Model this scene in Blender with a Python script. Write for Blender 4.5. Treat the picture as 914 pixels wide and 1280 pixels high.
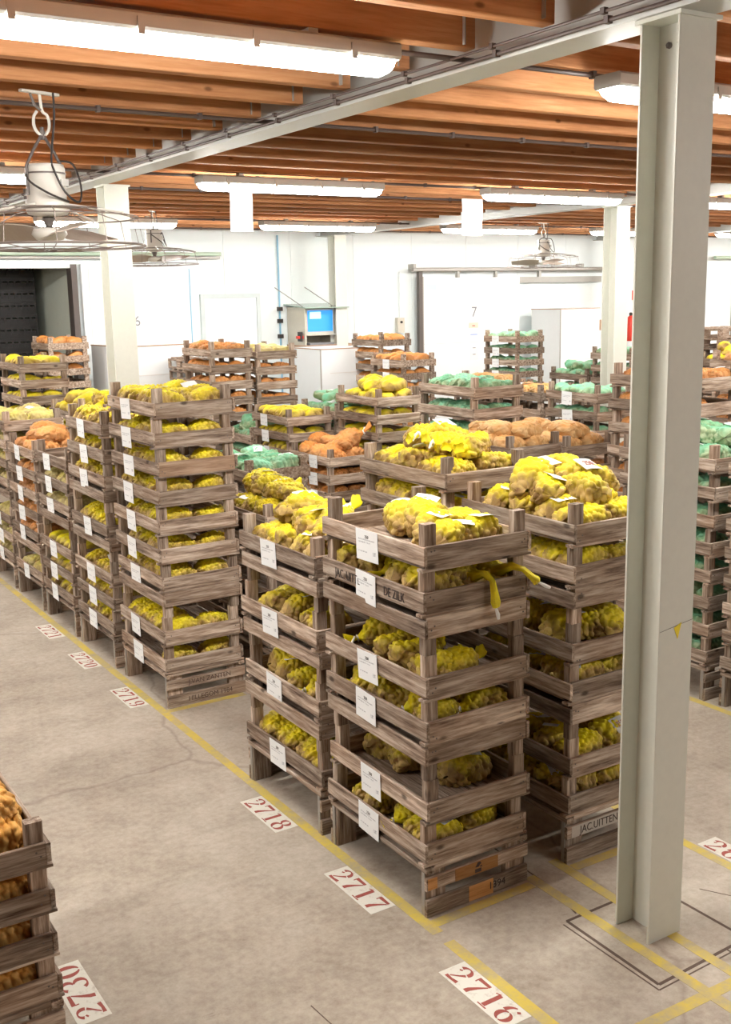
import bpy, math, random
import numpy as np
from mathutils import Matrix, Vector, Euler

# ------------------------------------------------------------------ scene reset, camera, world, exposure
for o in list(bpy.data.objects):
    bpy.data.objects.remove(o, do_unlink=True)
scene = bpy.context.scene
col = scene.collection
RND = random.Random(7)
PI = math.pi

CAM_H = 2.45
FOCAL_PX = 1363.0                     # in pixels of a 914 x 1280 frame
YAW, PITCH, ROLL = math.radians(32.13), math.radians(11.273), math.radians(-1.119)
fwd = Vector((math.sin(YAW) * math.cos(PITCH), math.cos(YAW) * math.cos(PITCH), -math.sin(PITCH)))
rgt = Vector((math.cos(YAW), -math.sin(YAW), 0))
upv = rgt.cross(fwd)
r2 = rgt * math.cos(ROLL) + upv * math.sin(ROLL)
u2 = upv * math.cos(ROLL) - rgt * math.sin(ROLL)
cam_data = bpy.data.cameras.new('camera')
cam = bpy.data.objects.new('camera', cam_data)
col.objects.link(cam)
cam.matrix_world = Matrix(((r2.x, u2.x, -fwd.x, 0), (r2.y, u2.y, -fwd.y, 0), (r2.z, u2.z, -fwd.z, CAM_H), (0, 0, 0, 1)))
cam_data.sensor_fit = 'VERTICAL'
cam_data.sensor_height = 36.0
cam_data.lens = 36.0 * FOCAL_PX / 1280.0
cam_data.clip_end = 200
scene.camera = cam

world = bpy.data.worlds.new('world')
scene.world = world
world.use_nodes = True
world.node_tree.nodes['Background'].inputs[0].default_value = (1.0, 0.95, 0.88, 1)
world.node_tree.nodes['Background'].inputs[1].default_value = 0.25

LAMP_STRENGTH = 27.0
scene.view_settings.view_transform = 'Standard'
scene.view_settings.look = 'None'
scene.view_settings.exposure = 1.85
scene.view_settings.gamma = 1.0
scene.view_settings.use_curve_mapping = False

# ------------------------------------------------------------------ helpers: objects
def link(name, mesh, parent=None, mat=None):
    o = bpy.data.objects.new(name, mesh)
    col.objects.link(o)
    if mat is not None and mesh is not None and not mesh.materials:
        mesh.materials.append(mat)
    if parent is not None:
        o.parent = parent
    return o

def tag(o, label, cat, group=None):
    o['label'] = label
    o['category'] = cat
    if group:
        o['group'] = group
    return o

def struct(o):
    o['kind'] = 'structure'
    return o

def empty(name, loc=(0, 0, 0), rz=0.0, label=None, cat=None, group=None):
    o = bpy.data.objects.new(name, None)
    col.objects.link(o)
    o.empty_display_size = 0.05
    o.location = loc
    o.rotation_euler = (0, 0, rz)
    if label:
        tag(o, label, cat, group)
    return o

class MB:
    """collects geometry for one mesh"""
    def __init__(s):
        s.v, s.f = [], []
    def add(s, vs, fs):
        b = len(s.v)
        s.v += [tuple(v) for v in vs]
        s.f += [tuple(i + b for i in f) for f in fs]
        return s
    def box(s, x0, x1, y0, y1, z0, z1):
        return s.add([(x0, y0, z0), (x1, y0, z0), (x1, y1, z0), (x0, y1, z0), (x0, y0, z1), (x1, y0, z1), (x1, y1, z1), (x0, y1, z1)],
                     [(0, 3, 2, 1), (4, 5, 6, 7), (0, 1, 5, 4), (1, 2, 6, 5), (2, 3, 7, 6), (3, 0, 4, 7)])
    def cbox(s, x0, x1, y0, y1, z0, z1, axis=0, c=0.003):
        """box with the four edges along axis chamfered"""
        lo, hi = (x0, y0, z0), (x1, y1, z1)
        a, b = [(1, 2), (2, 0), (0, 1)][axis]
        p = [(lo[a] + c, lo[b]), (hi[a] - c, lo[b]), (hi[a], lo[b] + c), (hi[a], hi[b] - c), (hi[a] - c, hi[b]), (lo[a] + c, hi[b]), (lo[a], hi[b] - c), (lo[a], lo[b] + c)]
        vs = []
        for e in (lo[axis], hi[axis]):
            for q in p:
                w = [0, 0, 0]
                w[axis] = e; w[a] = q[0]; w[b] = q[1]
                vs.append(w)
        fs = [tuple(range(7, -1, -1)), tuple(range(8, 16))] + [(i, (i + 1) % 8, (i + 1) % 8 + 8, i + 8) for i in range(8)]
        return s.add(vs, fs)
    def tube(s, pts, r, seg=8, cap=True):
        pts = [Vector(p) for p in pts]
        n = len(pts)
        rr = r if isinstance(r, (list, tuple)) else [r] * n
        vs, fs = [], []
        up = None
        for i, p in enumerate(pts):
            t = (pts[min(i + 1, n - 1)] - pts[max(i - 1, 0)]).normalized()
            if up is None:
                up = Vector((0, 0, 1)) if abs(t.z) < 0.9 else Vector((1, 0, 0))
            a = t.cross(up)
            if a.length < 1e-4:
                a = t.orthogonal()
            a.normalize()
            b = a.cross(t)
            up = b
            for k in range(seg):
                th = 2 * PI * k / seg
                vs.append(p + (a * math.cos(th) + b * math.sin(th)) * rr[i])
        for i in range(n - 1):
            for k in range(seg):
                k2 = (k + 1) % seg
                fs.append((i * seg + k, (i + 1) * seg + k, (i + 1) * seg + k2, i * seg + k2))
        if cap:
            fs.append(tuple(range(seg)))
            fs.append(tuple(range(n * seg - 1, (n - 1) * seg - 1, -1)))
        return s.add(vs, fs)
    def lathe(s, prof, cx=0, cy=0, seg=24):
        vs, fs = [], []
        for (r, z) in prof:
            for k in range(seg):
                th = 2 * PI * k / seg
                vs.append((cx + r * math.cos(th), cy + r * math.sin(th), z))
        for i in range(len(prof) - 1):
            for k in range(seg):
                k2 = (k + 1) % seg
                fs.append((i * seg + k, i * seg + k2, (i + 1) * seg + k2, (i + 1) * seg + k))
        fs.append(tuple(range(seg - 1, -1, -1)))
        fs.append(tuple(range((len(prof) - 1) * seg, len(prof) * seg)))
        return s.add(vs, fs)
    def prism(s, poly, h0, h1, axis=2):
        n = len(poly)
        def w(p, h):
            return {2: (p[0], p[1], h), 1: (p[0], h, p[1]), 0: (h, p[0], p[1])}[axis]
        vs = [w(p, h0) for p in poly] + [w(p, h1) for p in poly]
        fs = [tuple(range(n - 1, -1, -1)), tuple(range(n, 2 * n))] + [(i, (i + 1) % n, (i + 1) % n + n, i + n) for i in range(n)]
        return s.add(vs, fs)
    def mesh(s, name, mat=None, smooth=False):
        m = bpy.data.meshes.new(name)
        m.from_pydata(s.v, [], s.f)
        if mat is not None:
            m.materials.append(mat)
        if smooth:
            m.polygons.foreach_set('use_smooth', [True] * len(m.polygons))
        m.update()
        return m
    def build(s, name, mat, parent=None, smooth=False):
        return link(name, s.mesh(name, mat, smooth), parent)

# ------------------------------------------------------------------ helpers: materials
class NT:
    def __init__(s, name):
        s.m = bpy.data.materials.new(name)
        s.m.use_nodes = True
        s.t = s.m.node_tree
        s.t.nodes.clear()
        s.out = s.t.nodes.new('ShaderNodeOutputMaterial')
        s.b = s.t.nodes.new('ShaderNodeBsdfPrincipled')
        s.t.links.new(s.b.outputs[0], s.out.inputs[0])
    def n(s, typ, **kw):
        nd = s.t.nodes.new('ShaderNode' + typ)
        for k, v in kw.items():
            if k == 'ins':
                for i, val in v.items():
                    s.put(nd.inputs[i], val)
            else:
                setattr(nd, k, v)
        return nd
    def put(s, sock, val):
        if isinstance(val, bpy.types.NodeSocket):
            s.t.links.new(val, sock)
        elif isinstance(val, (tuple, list)) and sock.type == 'RGBA' and len(val) == 3:
            sock.default_value = (*val, 1)
        else:
            sock.default_value = val
    def math(s, op, a, b=None, clamp=False):
        nd = s.n('Math', operation=op, use_clamp=clamp)
        s.put(nd.inputs[0], a)
        if b is not None:
            s.put(nd.inputs[1], b)
        return nd.outputs[0]
    def mix(s, f, a, b, blend='MIX'):
        nd = s.n('Mix', data_type='RGBA', blend_type=blend)
        s.put(nd.inputs[0], f); s.put(nd.inputs[6], a); s.put(nd.inputs[7], b)
        return nd.outputs[2]
    def ramp(s, f, stops):
        nd = s.n('ValToRGB')
        el = nd.color_ramp.elements
        while len(el) < len(stops):
            el.new(0.5)
        for e, (p, c) in zip(el, stops):
            e.position = p
            e.color = (*c, 1) if len(c) == 3 else c
        s.put(nd.inputs[0], f)
        return nd.outputs[0]
    def step(s, v, lo, hi):
        nd = s.n('MapRange')
        nd.clamp = True
        s.put(nd.inputs[0], v); s.put(nd.inputs[1], lo); s.put(nd.inputs[2], hi)
        return nd.outputs[0]
    def noise(s, vec, scale, detail=3, rough=0.55):
        nd = s.n('TexNoise', ins={'Scale': scale, 'Detail': detail, 'Roughness': rough})
        if vec is not None:
            s.put(nd.inputs['Vector'], vec)
        return nd.outputs[0]
    def mapping(s, vec, scale=(1, 1, 1), loc=(0, 0, 0)):
        nd = s.n('Mapping')
        s.put(nd.inputs[0], vec); s.put(nd.inputs[1], loc); s.put(nd.inputs[3], scale)
        return nd.outputs[0]
    def bump(s, h, strength=0.3, dist=0.01):
        nd = s.n('Bump', ins={'Strength': strength, 'Distance': dist})
        s.put(nd.inputs['Height'], h)
        s.put(s.b.inputs['Normal'], nd.outputs[0])
    def set(s, color=None, rough=0.6, metal=0.0, spec=None):
        if color is not None:
            s.put(s.b.inputs['Base Color'], color)
        s.put(s.b.inputs['Roughness'], rough)
        s.b.inputs['Metallic'].default_value = metal
        if spec is not None:
            s.b.inputs['Specular IOR Level'].default_value = spec
        return s.m

def flat(name, c, rough=0.6, metal=0.0, var=0.06, scale=8.0):
    t = NT(name)
    co = t.n('TexCoord').outputs['Object']
    n = t.noise(co, scale, 3)
    a = tuple(max(0, x * (1 - var)) for x in c)
    b = tuple(min(1, x * (1 + var)) for x in c)
    return t.set(t.mix(n, a, b), rough, metal)

def obj_coord(t):
    """object coordinates shifted by a random amount per object"""
    co = t.n('TexCoord').outputs['Object']
    rnd = t.n('ObjectInfo').outputs['Random']
    off = t.math('MULTIPLY', rnd, 37.0)
    comb = t.n('CombineXYZ', ins={0: off, 1: off, 2: off}).outputs[0]
    va = t.n('VectorMath', operation='ADD')
    t.put(va.inputs[0], co); t.put(va.inputs[1], comb)
    return va.outputs[0], rnd

def wood(name, axis, dark, mid, light, warm=(0.30, 0.17, 0.09), grain=26.0, warm_amt=0.35, knots=True):
    t = NT(name)
    co, rnd = obj_coord(t)
    sc = [grain, grain, grain]
    sc[axis] = grain * 0.07
    mp = t.mapping(co, tuple(sc))
    n1 = t.noise(mp, 1.6, 5, 0.62)
    n2 = t.noise(mp, 6.0, 3, 0.6)
    g = t.math('ADD', t.math('MULTIPLY', n1, 0.7), t.math('MULTIPLY', n2, 0.3))
    c = t.ramp(g, [(0.34, dark), (0.49, mid), (0.64, light)])
    big = t.noise(co, 3.0, 2)
    c = t.mix(t.math('MULTIPLY', t.step(big, 0.45, 0.75), warm_amt), c, warm)
    # every board its own tone
    tone = t.math('ADD', t.math('MULTIPLY', rnd, 0.7), 0.62)
    c = t.mix(1.0, c, t.n('CombineColor', ins={0: tone, 1: tone, 2: tone}).outputs[0], 'MULTIPLY')
    if knots:
        s2 = [9.0, 9.0, 9.0]
        s2[axis] = 4.5
        vo = t.n('TexVoronoi', ins={'Scale': 1.0, 'Randomness': 1.0})
        t.put(vo.inputs['Vector'], t.mapping(co, tuple(s2)))
        k = t.math('SUBTRACT', 1.0, t.step(vo.outputs['Distance'], 0.06, 0.13))
        c = t.mix(t.math('MULTIPLY', k, 0.75), c, tuple(x * 0.35 for x in dark))
    t.bump(g, 0.35, 0.004)
    return t.set(c, 0.82, spec=0.2)

WD, WM, WL = (0.082, 0.049, 0.034), (0.31, 0.235, 0.178), (0.60, 0.51, 0.42)
M = {}
for i, a in enumerate('xyz'):
    M['wood_' + a] = wood('weathered_wood_' + a, i, WD, WM, WL)
M['tan_x'] = wood('tan_wood_x', 0, (0.20, 0.12, 0.075), (0.36, 0.245, 0.165), (0.47, 0.345, 0.25))
M['crate_far'] = M['wood_y']
M['joist'] = wood('joist_wood', 0, (0.36, 0.155, 0.066), (0.50, 0.235, 0.105), (0.60, 0.315, 0.155), warm=(0.50, 0.215, 0.085), grain=14.0)
M['deck'] = wood('deck_wood', 1, (0.25, 0.09, 0.035), (0.34, 0.13, 0.05), (0.40, 0.165, 0.068), warm=(0.32, 0.11, 0.04), grain=10.0, knots=False)
M['steel'] = flat('painted_steel', (0.66, 0.67, 0.60), 0.45, var=0.05, scale=30)
M['beam'] = flat('galvanised_beam', (0.52, 0.53, 0.50), 0.38, 0.25)
M['white'] = flat('white_panel', (0.80, 0.87, 0.875), 0.5, var=0.02, scale=2)
M['door'] = flat('white_door', (0.82, 0.88, 0.89), 0.42, var=0.02, scale=2)
M['grey'] = flat('grey_metal', (0.42, 0.41, 0.38), 0.5, 0.3)
M['conduit'] = flat('brown_grey_conduit', (0.10, 0.07, 0.06), 0.5)
M['black'] = flat('black_rubber', (0.03, 0.025, 0.022), 0.5)
M['black_crate'] = flat('black_plastic', (0.010, 0.007, 0.006), 0.5)
M['paper'] = flat('white_paper', (0.84, 0.86, 0.86), 0.7, var=0.02)
M['grey_tag'] = flat('grey_card', (0.56, 0.57, 0.54), 0.7, var=0.03)
M['tie'] = flat('white_ribbon', (0.82, 0.82, 0.80), 0.6)
M['carton'] = flat('white_carton', (0.76, 0.80, 0.81), 0.6, var=0.02)
M['kraft'] = flat('brown_kraft', (0.42, 0.27, 0.17), 0.7)
M['green_rail'] = flat('green_rail', (0.42, 0.55, 0.42), 0.4)
M['blue_pipe'] = flat('blue_pipe', (0.25, 0.50, 0.68), 0.4)
M['dark_metal'] = flat('dark_metal', (0.13, 0.11, 0.10), 0.5, 0.3)
M['seam'] = flat('panel_seam', (0.60, 0.68, 0.68), 0.5)
M['red'] = flat('red_paint', (0.72, 0.05, 0.03), 0.35)
M['print_red'] = flat('floor_print_red', (0.33, 0.075, 0.055), 0.8, var=0.25, scale=40)
M['print_black'] = flat('black_print', (0.05, 0.035, 0.03), 0.8, var=0.3, scale=60)
M['print_faint'] = flat('faint_print', (0.085, 0.05, 0.038), 0.8, var=0.5, scale=60)
M['print_grey'] = flat('grey_print', (0.25, 0.26, 0.28), 0.8)
M['tag_red'] = flat('tag_print_red', (0.42, 0.12, 0.08), 0.8)
M['fan_metal'] = flat('fan_enamel', (0.62, 0.60, 0.54), 0.4)
M['fan_blade'] = flat('fan_blade', (0.40, 0.34, 0.28), 0.5)
M['wire'] = flat('cage_wire', (0.26, 0.22, 0.20), 0.4, 0.5)
M['orange_paint'] = wood('orange_stained_wood', 0, (0.34, 0.15, 0.05), (0.52, 0.25, 0.085), (0.60, 0.33, 0.14), knots=False)
M['zinc'] = flat('galvanised_edge', (0.36, 0.34, 0.31), 0.4, 0.4)
M['glass_green'] = flat('green_glass', (0.30, 0.42, 0.34), 0.15)
M['beige'] = flat('beige_plastic', (0.60, 0.57, 0.48), 0.5)

def emit(name, c, s):
    t = NT(name)
    t.b.inputs['Base Color'].default_value = (*c, 1)
    t.b.inputs['Emission Color'].default_value = (*c, 1)
    t.b.inputs['Emission Strength'].default_value = s
    return t.m
M['lamp'] = emit('lamp_diffuser', (1.0, 0.975, 0.93), LAMP_STRENGTH)
M['screen'] = emit('blue_screen', (0.03, 0.25, 0.80), 0.28)
M['screen_white'] = emit('screen_window', (0.45, 0.75, 0.92), 0.28)

def concrete():
    t = NT('concrete_floor')
    co = t.n('TexCoord').outputs['Object']
    n1 = t.noise(co, 0.55, 4, 0.6)
    n2 = t.noise(co, 3.2, 6, 0.68)
    n3 = t.noise(co, 26.0, 5, 0.75)
    g = t.math('ADD', t.math('MULTIPLY', n1, 0.28), t.math('ADD', t.math('MULTIPLY', n2, 0.37), t.math('MULTIPLY', n3, 0.35)))
    c = t.ramp(g, [(0.36, (0.27, 0.22, 0.17)), (0.50, (0.42, 0.365, 0.295)), (0.63, (0.53, 0.48, 0.40))])
    # scuffs: stretched dark marks
    sc = t.noise(t.mapping(co, (2.2, 9.0, 1)), 3.0, 6, 0.75)
    c = t.mix(t.math('MULTIPLY', t.step(sc, 0.62, 0.74), 0.55), c, (0.16, 0.115, 0.085))
    sc2 = t.noise(t.mapping(co, (8.0, 2.5, 1)), 2.3, 6, 0.75)
    c = t.mix(t.math('MULTIPLY', t.step(sc2, 0.64, 0.76), 0.4), c, (0.19, 0.14, 0.10))
    dust = t.noise(co, 1.4, 5, 0.6)
    c = t.mix(t.math('MULTIPLY', t.step(dust, 0.58, 0.78), 0.35), c, (0.56, 0.53, 0.46))
    # hairline cracks
    vo = t.n('TexVoronoi', feature='DISTANCE_TO_EDGE', ins={'Scale': 0.33})
    wob = t.n('TexNoise', ins={'Scale': 2.5, 'Detail': 4})
    t.put(wob.inputs['Vector'], co)
    va = t.n('VectorMath', operation='MULTIPLY_ADD')
    t.put(va.inputs[0], wob.outputs['Color']); va.inputs[1].default_value = (0.25, 0.25, 0.25); t.put(va.inputs[2], co)
    t.put(vo.inputs['Vector'], va.outputs[0])
    ck = t.math('SUBTRACT', 1.0, t.step(vo.outputs['Distance'], 0.0, 0.006))
    c = t.mix(t.math('MULTIPLY', ck, 0.35), c, (0.15, 0.10, 0.075))
    t.bump(n3, 0.12, 0.004)
    return t.set(c, t.math('ADD', 0.55, t.math('MULTIPLY', n2, 0.3)), spec=0.3)
M['floor'] = concrete()

def yellow_line():
    t = NT('worn_yellow_paint')
    co = t.n('TexCoord').outputs['Object']
    n = t.noise(co, 9.0, 6, 0.72)
    n2 = t.noise(co, 1.3, 3)
    w = t.step(t.math('ADD', n, t.math('MULTIPLY', n2, 0.4)), 0.60, 0.86)
    c = t.mix(w, (0.60, 0.46, 0.075), (0.40, 0.335, 0.20))
    return t.set(c, 0.7)
M['yellow_line'] = yellow_line()

def stencil_white():
    t = NT('worn_white_paint')
    co = t.n('TexCoord').outputs['Object']
    n = t.noise(co, 26.0, 5, 0.7)
    c = t.mix(t.step(n, 0.54, 0.74), (0.70, 0.68, 0.60), (0.44, 0.385, 0.31))
    return t.set(c, 0.7)
M['stencil_white'] = stencil_white()

def paper_printed():
    """paper label: header block, text lines and a figure at the lower right, printed flat"""
    t = NT('printed_label')
    ge = t.n('TexCoord').outputs['Generated']
    sp = t.n('SeparateXYZ'); t.put(sp.inputs[0], ge)
    u, v = sp.outputs[1], sp.outputs[2]
    u = t.math('SUBTRACT', 1.0, u)
    letters = t.noise(t.mapping(ge, (1, 60, 18)), 1.0, 2)
    ink = t.step(letters, 0.42, 0.52)
    tot = None
    for (u0, u1, v0, v1) in ((0.10, 0.86, 0.66, 0.70), (0.10, 0.66, 0.57, 0.61), (0.10, 0.5, 0.27, 0.31), (0.76, 0.9, 0.22, 0.34)):
        a = t.math('MULTIPLY', t.math('GREATER_THAN', u, u0), t.math('LESS_THAN', u, u1))
        b = t.math('MULTIPLY', t.math('GREATER_THAN', v, v0), t.math('LESS_THAN', v, v1))
        r = t.math('MULTIPLY', a, b)
        tot = r if tot is None else t.math('ADD', tot, r)
    c = t.mix(t.math('MULTIPLY', t.math('MULTIPLY', tot, ink), 0.7), (0.84, 0.87, 0.88), (0.22, 0.24, 0.28))
    return t.set(c, 0.7)
M['label'] = paper_printed()

def net(name, netc, bulb_a, bulb_b, bright):
    t = NT(name)
    at = t.n('Attribute', attribute_name='bulb')
    sp = t.n('SeparateColor'); t.put(sp.inputs[0], at.outputs['Color'])
    tone, cover, frill = sp.outputs[0], sp.outputs[1], sp.outputs[2]
    co, rnd = obj_coord(t)
    bc = t.mix(tone, bulb_a, bulb_b)
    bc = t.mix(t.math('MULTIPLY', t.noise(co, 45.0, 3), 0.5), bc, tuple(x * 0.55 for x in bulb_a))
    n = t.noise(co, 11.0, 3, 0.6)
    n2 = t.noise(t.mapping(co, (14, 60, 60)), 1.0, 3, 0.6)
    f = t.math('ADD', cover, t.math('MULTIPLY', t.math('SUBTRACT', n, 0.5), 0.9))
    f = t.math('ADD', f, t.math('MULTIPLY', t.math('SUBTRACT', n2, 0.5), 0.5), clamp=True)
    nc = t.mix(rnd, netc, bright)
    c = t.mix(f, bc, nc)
    t.bump(t.noise(co, 170.0, 2), 0.35, 0.003)
    t.b.inputs['Sheen Weight'].default_value = 0.08
    t.b.inputs['Sheen Tint'].default_value = (*bright, 1)
    return t.set(c, 0.55, spec=0.3)
NETS = {
    'yellow': net('yellow_net', (0.90, 0.74, 0.008), (0.17, 0.08, 0.018), (0.74, 0.52, 0.18), (0.95, 0.84, 0.015)),
    'pale': net('pale_yellow_net', (0.70, 0.62, 0.14), (0.50, 0.38, 0.15), (0.64, 0.54, 0.26), (0.80, 0.74, 0.26)),
    'orange': net('orange_net', (0.72, 0.27, 0.055), (0.45, 0.17, 0.05), (0.68, 0.38, 0.16), (0.84, 0.40, 0.12)),
    'green': net('green_net', (0.10, 0.42, 0.22), (0.16, 0.28, 0.12), (0.55, 0.62, 0.40), (0.24, 0.62, 0.40)),
    'amber': net('amber_net', (0.76, 0.30, 0.03), (0.50, 0.24, 0.05), (0.80, 0.52, 0.18), (0.84, 0.40, 0.06)),
    'cream': net('cream_net', (0.78, 0.39, 0.12), (0.58, 0.31, 0.11), (0.82, 0.58, 0.30), (0.86, 0.50, 0.18)),
}

# ------------------------------------------------------------------ the setting
FX0, FX1, FY0, FY1 = -8.0, 24.0, -9.0, 15.0
floor = struct(MB().box(FX0 - 0.2, FX1 + 0.2, FY0 - 0.2, 19.2, -0.12, 0.0).build('floor', M['floor']))

def text_mesh(name, body, size, mat, depth=0.0006):
    cu = bpy.data.curves.new(name, 'FONT')
    cu.body = body
    cu.size = size
    cu.align_x = 'CENTER'
    cu.align_y = 'CENTER'
    cu.extrude = depth
    cu.resolution_u = 3
    o = bpy.data.objects.new(name, cu)
    col.objects.link(o)
    dg = bpy.context.evaluated_depsgraph_get()
    me = bpy.data.meshes.new_from_object(o.evaluated_get(dg))
    me.name = name
    bpy.data.objects.remove(o, do_unlink=True)
    me.materials.clear()
    me.materials.append(mat)
    return me

# --- ceiling: deck, joists, steel beams
Z_JOIST, Z_BEAM, Z_DECK = 3.40, 3.33, 3.60
ceiling = struct(MB().box(FX0 - 0.2, FX1 + 0.2, FY0 - 0.2, FY1 + 0.2, Z_DECK, Z_DECK + 0.05).build('ceiling', M['deck']))
spans = [(FX0, 2.86), (3.03, 8.60), (8.79, 14.40), (14.60, FX1)]
jm = {}
for i, (a, b) in enumerate(spans):
    jm[i] = MB().cbox(a - (a + b) / 2, b - (a + b) / 2, -0.035, 0.035, 0, Z_DECK - Z_JOIST, 0, 0.004).mesh('joist', M['joist'])
y = 4.64 - 0.47 * 20
k = 0
while y < FY1 - 0.05:
    if y > FY0 + 0.1:
        for i, (a, b) in enumerate(spans):
            o = link('joist', jm[i], ceiling)
            o.location = ((a + b) / 2, y + RND.uniform(-0.012, 0.012) + (0.11 if i % 2 else 0.0), Z_JOIST + RND.uniform(0, 0.006))
    y += 0.47
    k += 1
hm = MB().box(-0.003, 0.003, -0.05, 0.05, 0.0, 0.17).mesh('joist_hanger', M['grey'])
for y in [4.64 + 0.47 * q for q in range(-5, 8)]:
    o = link('joist_hanger', hm, ceiling)
    o.location = (2.80, y, Z_JOIST + 0.012)

def i_beam(name, x, y0, y1, w=0.18, h=0.26, tf=0.012):
    m = MB()
    m.box(x - w / 2, x + w / 2, y0, y1, Z_BEAM, Z_BEAM + tf)
    m.box(x - w / 2, x + w / 2, y0, y1, Z_BEAM + h - tf, Z_BEAM + h)
    m.box(x - 0.005, x + 0.005, y0, y1, Z_BEAM + tf, Z_BEAM + h - tf)
    return m.build(name, M['beam'])
BEAMS = [2.94, 8.70, 14.50]
for i, x in enumerate(BEAMS):
    b = struct(i_beam('trim_%d' % (i + 1), x, FY0, FY1))

# --- walls
wall_back = empty('wall_back', (0, FY1, 0))
struct(wall_back)
OX0, OX1, OZ = 2.3, 4.80, 2.93
for (x0, x1, z0, z1) in ((FX0, OX0, 0, Z_DECK), (OX0, OX1, OZ, Z_DECK)):
    MB().box(x0, x1, 0.0, 0.15, z0, z1).build('wall_panel', M['white'], wall_back)
x = OX1
while x < FX1:
    x1 = min(x + 1.12, FX1)
    MB().cbox(x + 0.002, x1 - 0.002, 0.0, 0.15, 0, Z_DECK, 2, 0.004).build('wall_panel', M['white'], wall_back)
    MB().box(x1 - 0.002, x1 + 0.002, 0.006, 0.1, 0, Z_DECK).build('panel_seam', M['seam'], wall_back)
    x = x1
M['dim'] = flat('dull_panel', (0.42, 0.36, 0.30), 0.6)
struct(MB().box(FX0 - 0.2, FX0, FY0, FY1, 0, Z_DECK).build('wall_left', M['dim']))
struct(MB().box(FX1, FX1 + 0.2, FY0, FY1, 0, Z_DECK).build('wall_right', M['white']))
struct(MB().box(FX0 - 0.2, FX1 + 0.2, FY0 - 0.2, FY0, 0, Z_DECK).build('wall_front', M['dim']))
# cold room behind the open doorway
struct(MB().box(OX1 + 0.02, OX1 + 0.12, FY1 + 0.15, 19.0, 0, 3.2).build('wall_coldroom_side', flat('pale_green_wall', (0.74, 0.80, 0.70), 0.6)))
struct(MB().box(0.0, OX1 + 0.12, 19.0, 19.15, 0, 3.2).build('wall_coldroom_back', M['dark_metal']))
struct(MB().box(-0.1, 0.0, FY1 + 0.15, 19.0, 0, 3.2).build('wall_coldroom_far', M['dark_metal']))
struct(MB().box(-0.1, OX1 + 0.12, FY1 + 0.15, 19.15, 3.2, 3.3).build('ceiling_coldroom', M['dark_metal']))

# --- pillars: H sections
def pillar(name, x, y, w, label, group=None, marks=False):
    root = empty(name, (x, y, 0), label=label, cat='pillar', group=group)
    m = MB()
    h = Z_BEAM
    tf = 0.011
    m.cbox(-w / 2, w / 2, -w / 2, -w / 2 + tf, 0, h, 2, 0.002)
    m.cbox(-w / 2, w / 2, w / 2 - tf, w / 2, 0, h, 2, 0.002)
    m.box(-0.005, 0.005, -w / 2 + tf, w / 2 - tf, 0, h)
    m.build('column', M['steel'], root)
    MB().box(-w / 2 - 0.012, w / 2 + 0.012, -w / 2 - 0.012, w / 2 + 0.012, h - 0.014, h - 0.0005).build('cap_plate', M['steel'], root)
    return root
P1X, P1Y = 2.965, 2.705
pil = pillar('steel_pillar', P1X, P1Y, 0.175, 'grey-white steel H pillar with a small yellow triangle sticker')
MB().prism([(-0.012, 1.245), (0.026, 1.26), (0.008, 1.20)], -0.0895, -0.0878, 1).build('triangle_sticker', flat('sticker_yellow', (0.85, 0.68, 0.03), 0.5), pil)
MB().tube([(-0.085, -0.0885, 1.24), (0.085, -0.0885, 1.262)], 0.0008, 6).build('hairline_joint', M['conduit'], pil)
bm_ = MB().lathe([(0.011, 0), (0.011, 0.008), (0.006, 0.014)], 0, 0, 8).mesh('bolt', M['dark_metal'])
for (yy, zz) in ((-0.02, 3.25), (0.03, 3.25)):
    o = link('bolt', bm_, pil)
    o.location = (-0.005, yy, zz)
    o.rotation_euler = (0, -PI / 2, 0)
pillar('steel_pillar', 3.10, 8.60, 0.195, 'white steel pillar rising behind the tallest yellow stack with lettered base')
pillar('steel_pillar', 8.80, 8.80, 0.20, 'white steel pillar between the green-bag crates and the white carton')
pillar('steel_pillar', 8.66, 14.45, 0.20, 'white steel pillar against back wall beside the blue screen')
pillar('steel_pillar', 14.55, 14.5, 0.20, 'white steel pillar against back wall at the end of door rail')

# --- pillar slab joint and floor cracks (dark grooves filled flush)
def strip(name, pts, w, mat, label, cat, z=0.0006, group=None):
    """flat strip on the floor along a polyline"""
    m = MB()
    for (a, b) in zip(pts[:-1], pts[1:]):
        a, b = Vector((*a, 0)), Vector((*b, 0))
        d = (b - a).normalized()
        n = Vector((-d.y, d.x, 0)) * w / 2
        a2, b2 = a - d * w / 2 * 0, b + d * 0
        vs = [a2 - n, b2 - n, b2 + n, a2 + n]
        m.add([(v.x, v.y, -0.002) for v in vs] + [(v.x, v.y, z) for v in vs],
              [(0, 3, 2, 1), (4, 5, 6, 7), (0, 1, 5, 4), (1, 2, 6, 5), (2, 3, 7, 6), (3, 0, 4, 7)])
    o = m.build(name, mat)
    if label:
        tag(o, label, cat, group)
    return o
M['joint'] = flat('dark_floor_joint', (0.11, 0.075, 0.055), 0.9, var=0.3, scale=40)
struct(strip('trim_floor_joint', [(2.705, 2.90), (2.705, 2.402), (3.25, 2.415)], 0.006, M['joint'], None, None, 0.0008))
jt = strip('slab_joint', [(2.733, 2.91), (2.728, 2.425), (3.22, 2.44), (3.21, 2.91), (2.733, 2.91)], 0.013, M['joint'], None, None, 0.0008)
struct(jt)
jt.name = 'trim_floor_joint'
struct(strip('trim_floor_joint', [(2.80, 2.93), (2.85, 3.12), (2.86, 3.4), (2.87, 4.2)], 0.007, M['joint'], None, None, 0.0008))
struct(strip('trim_floor_joint', [(3.10, 2.43), (3.105, 1.6), (3.1, 0.5)], 0.007, M['joint'], None, None, 0.0008))
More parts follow.
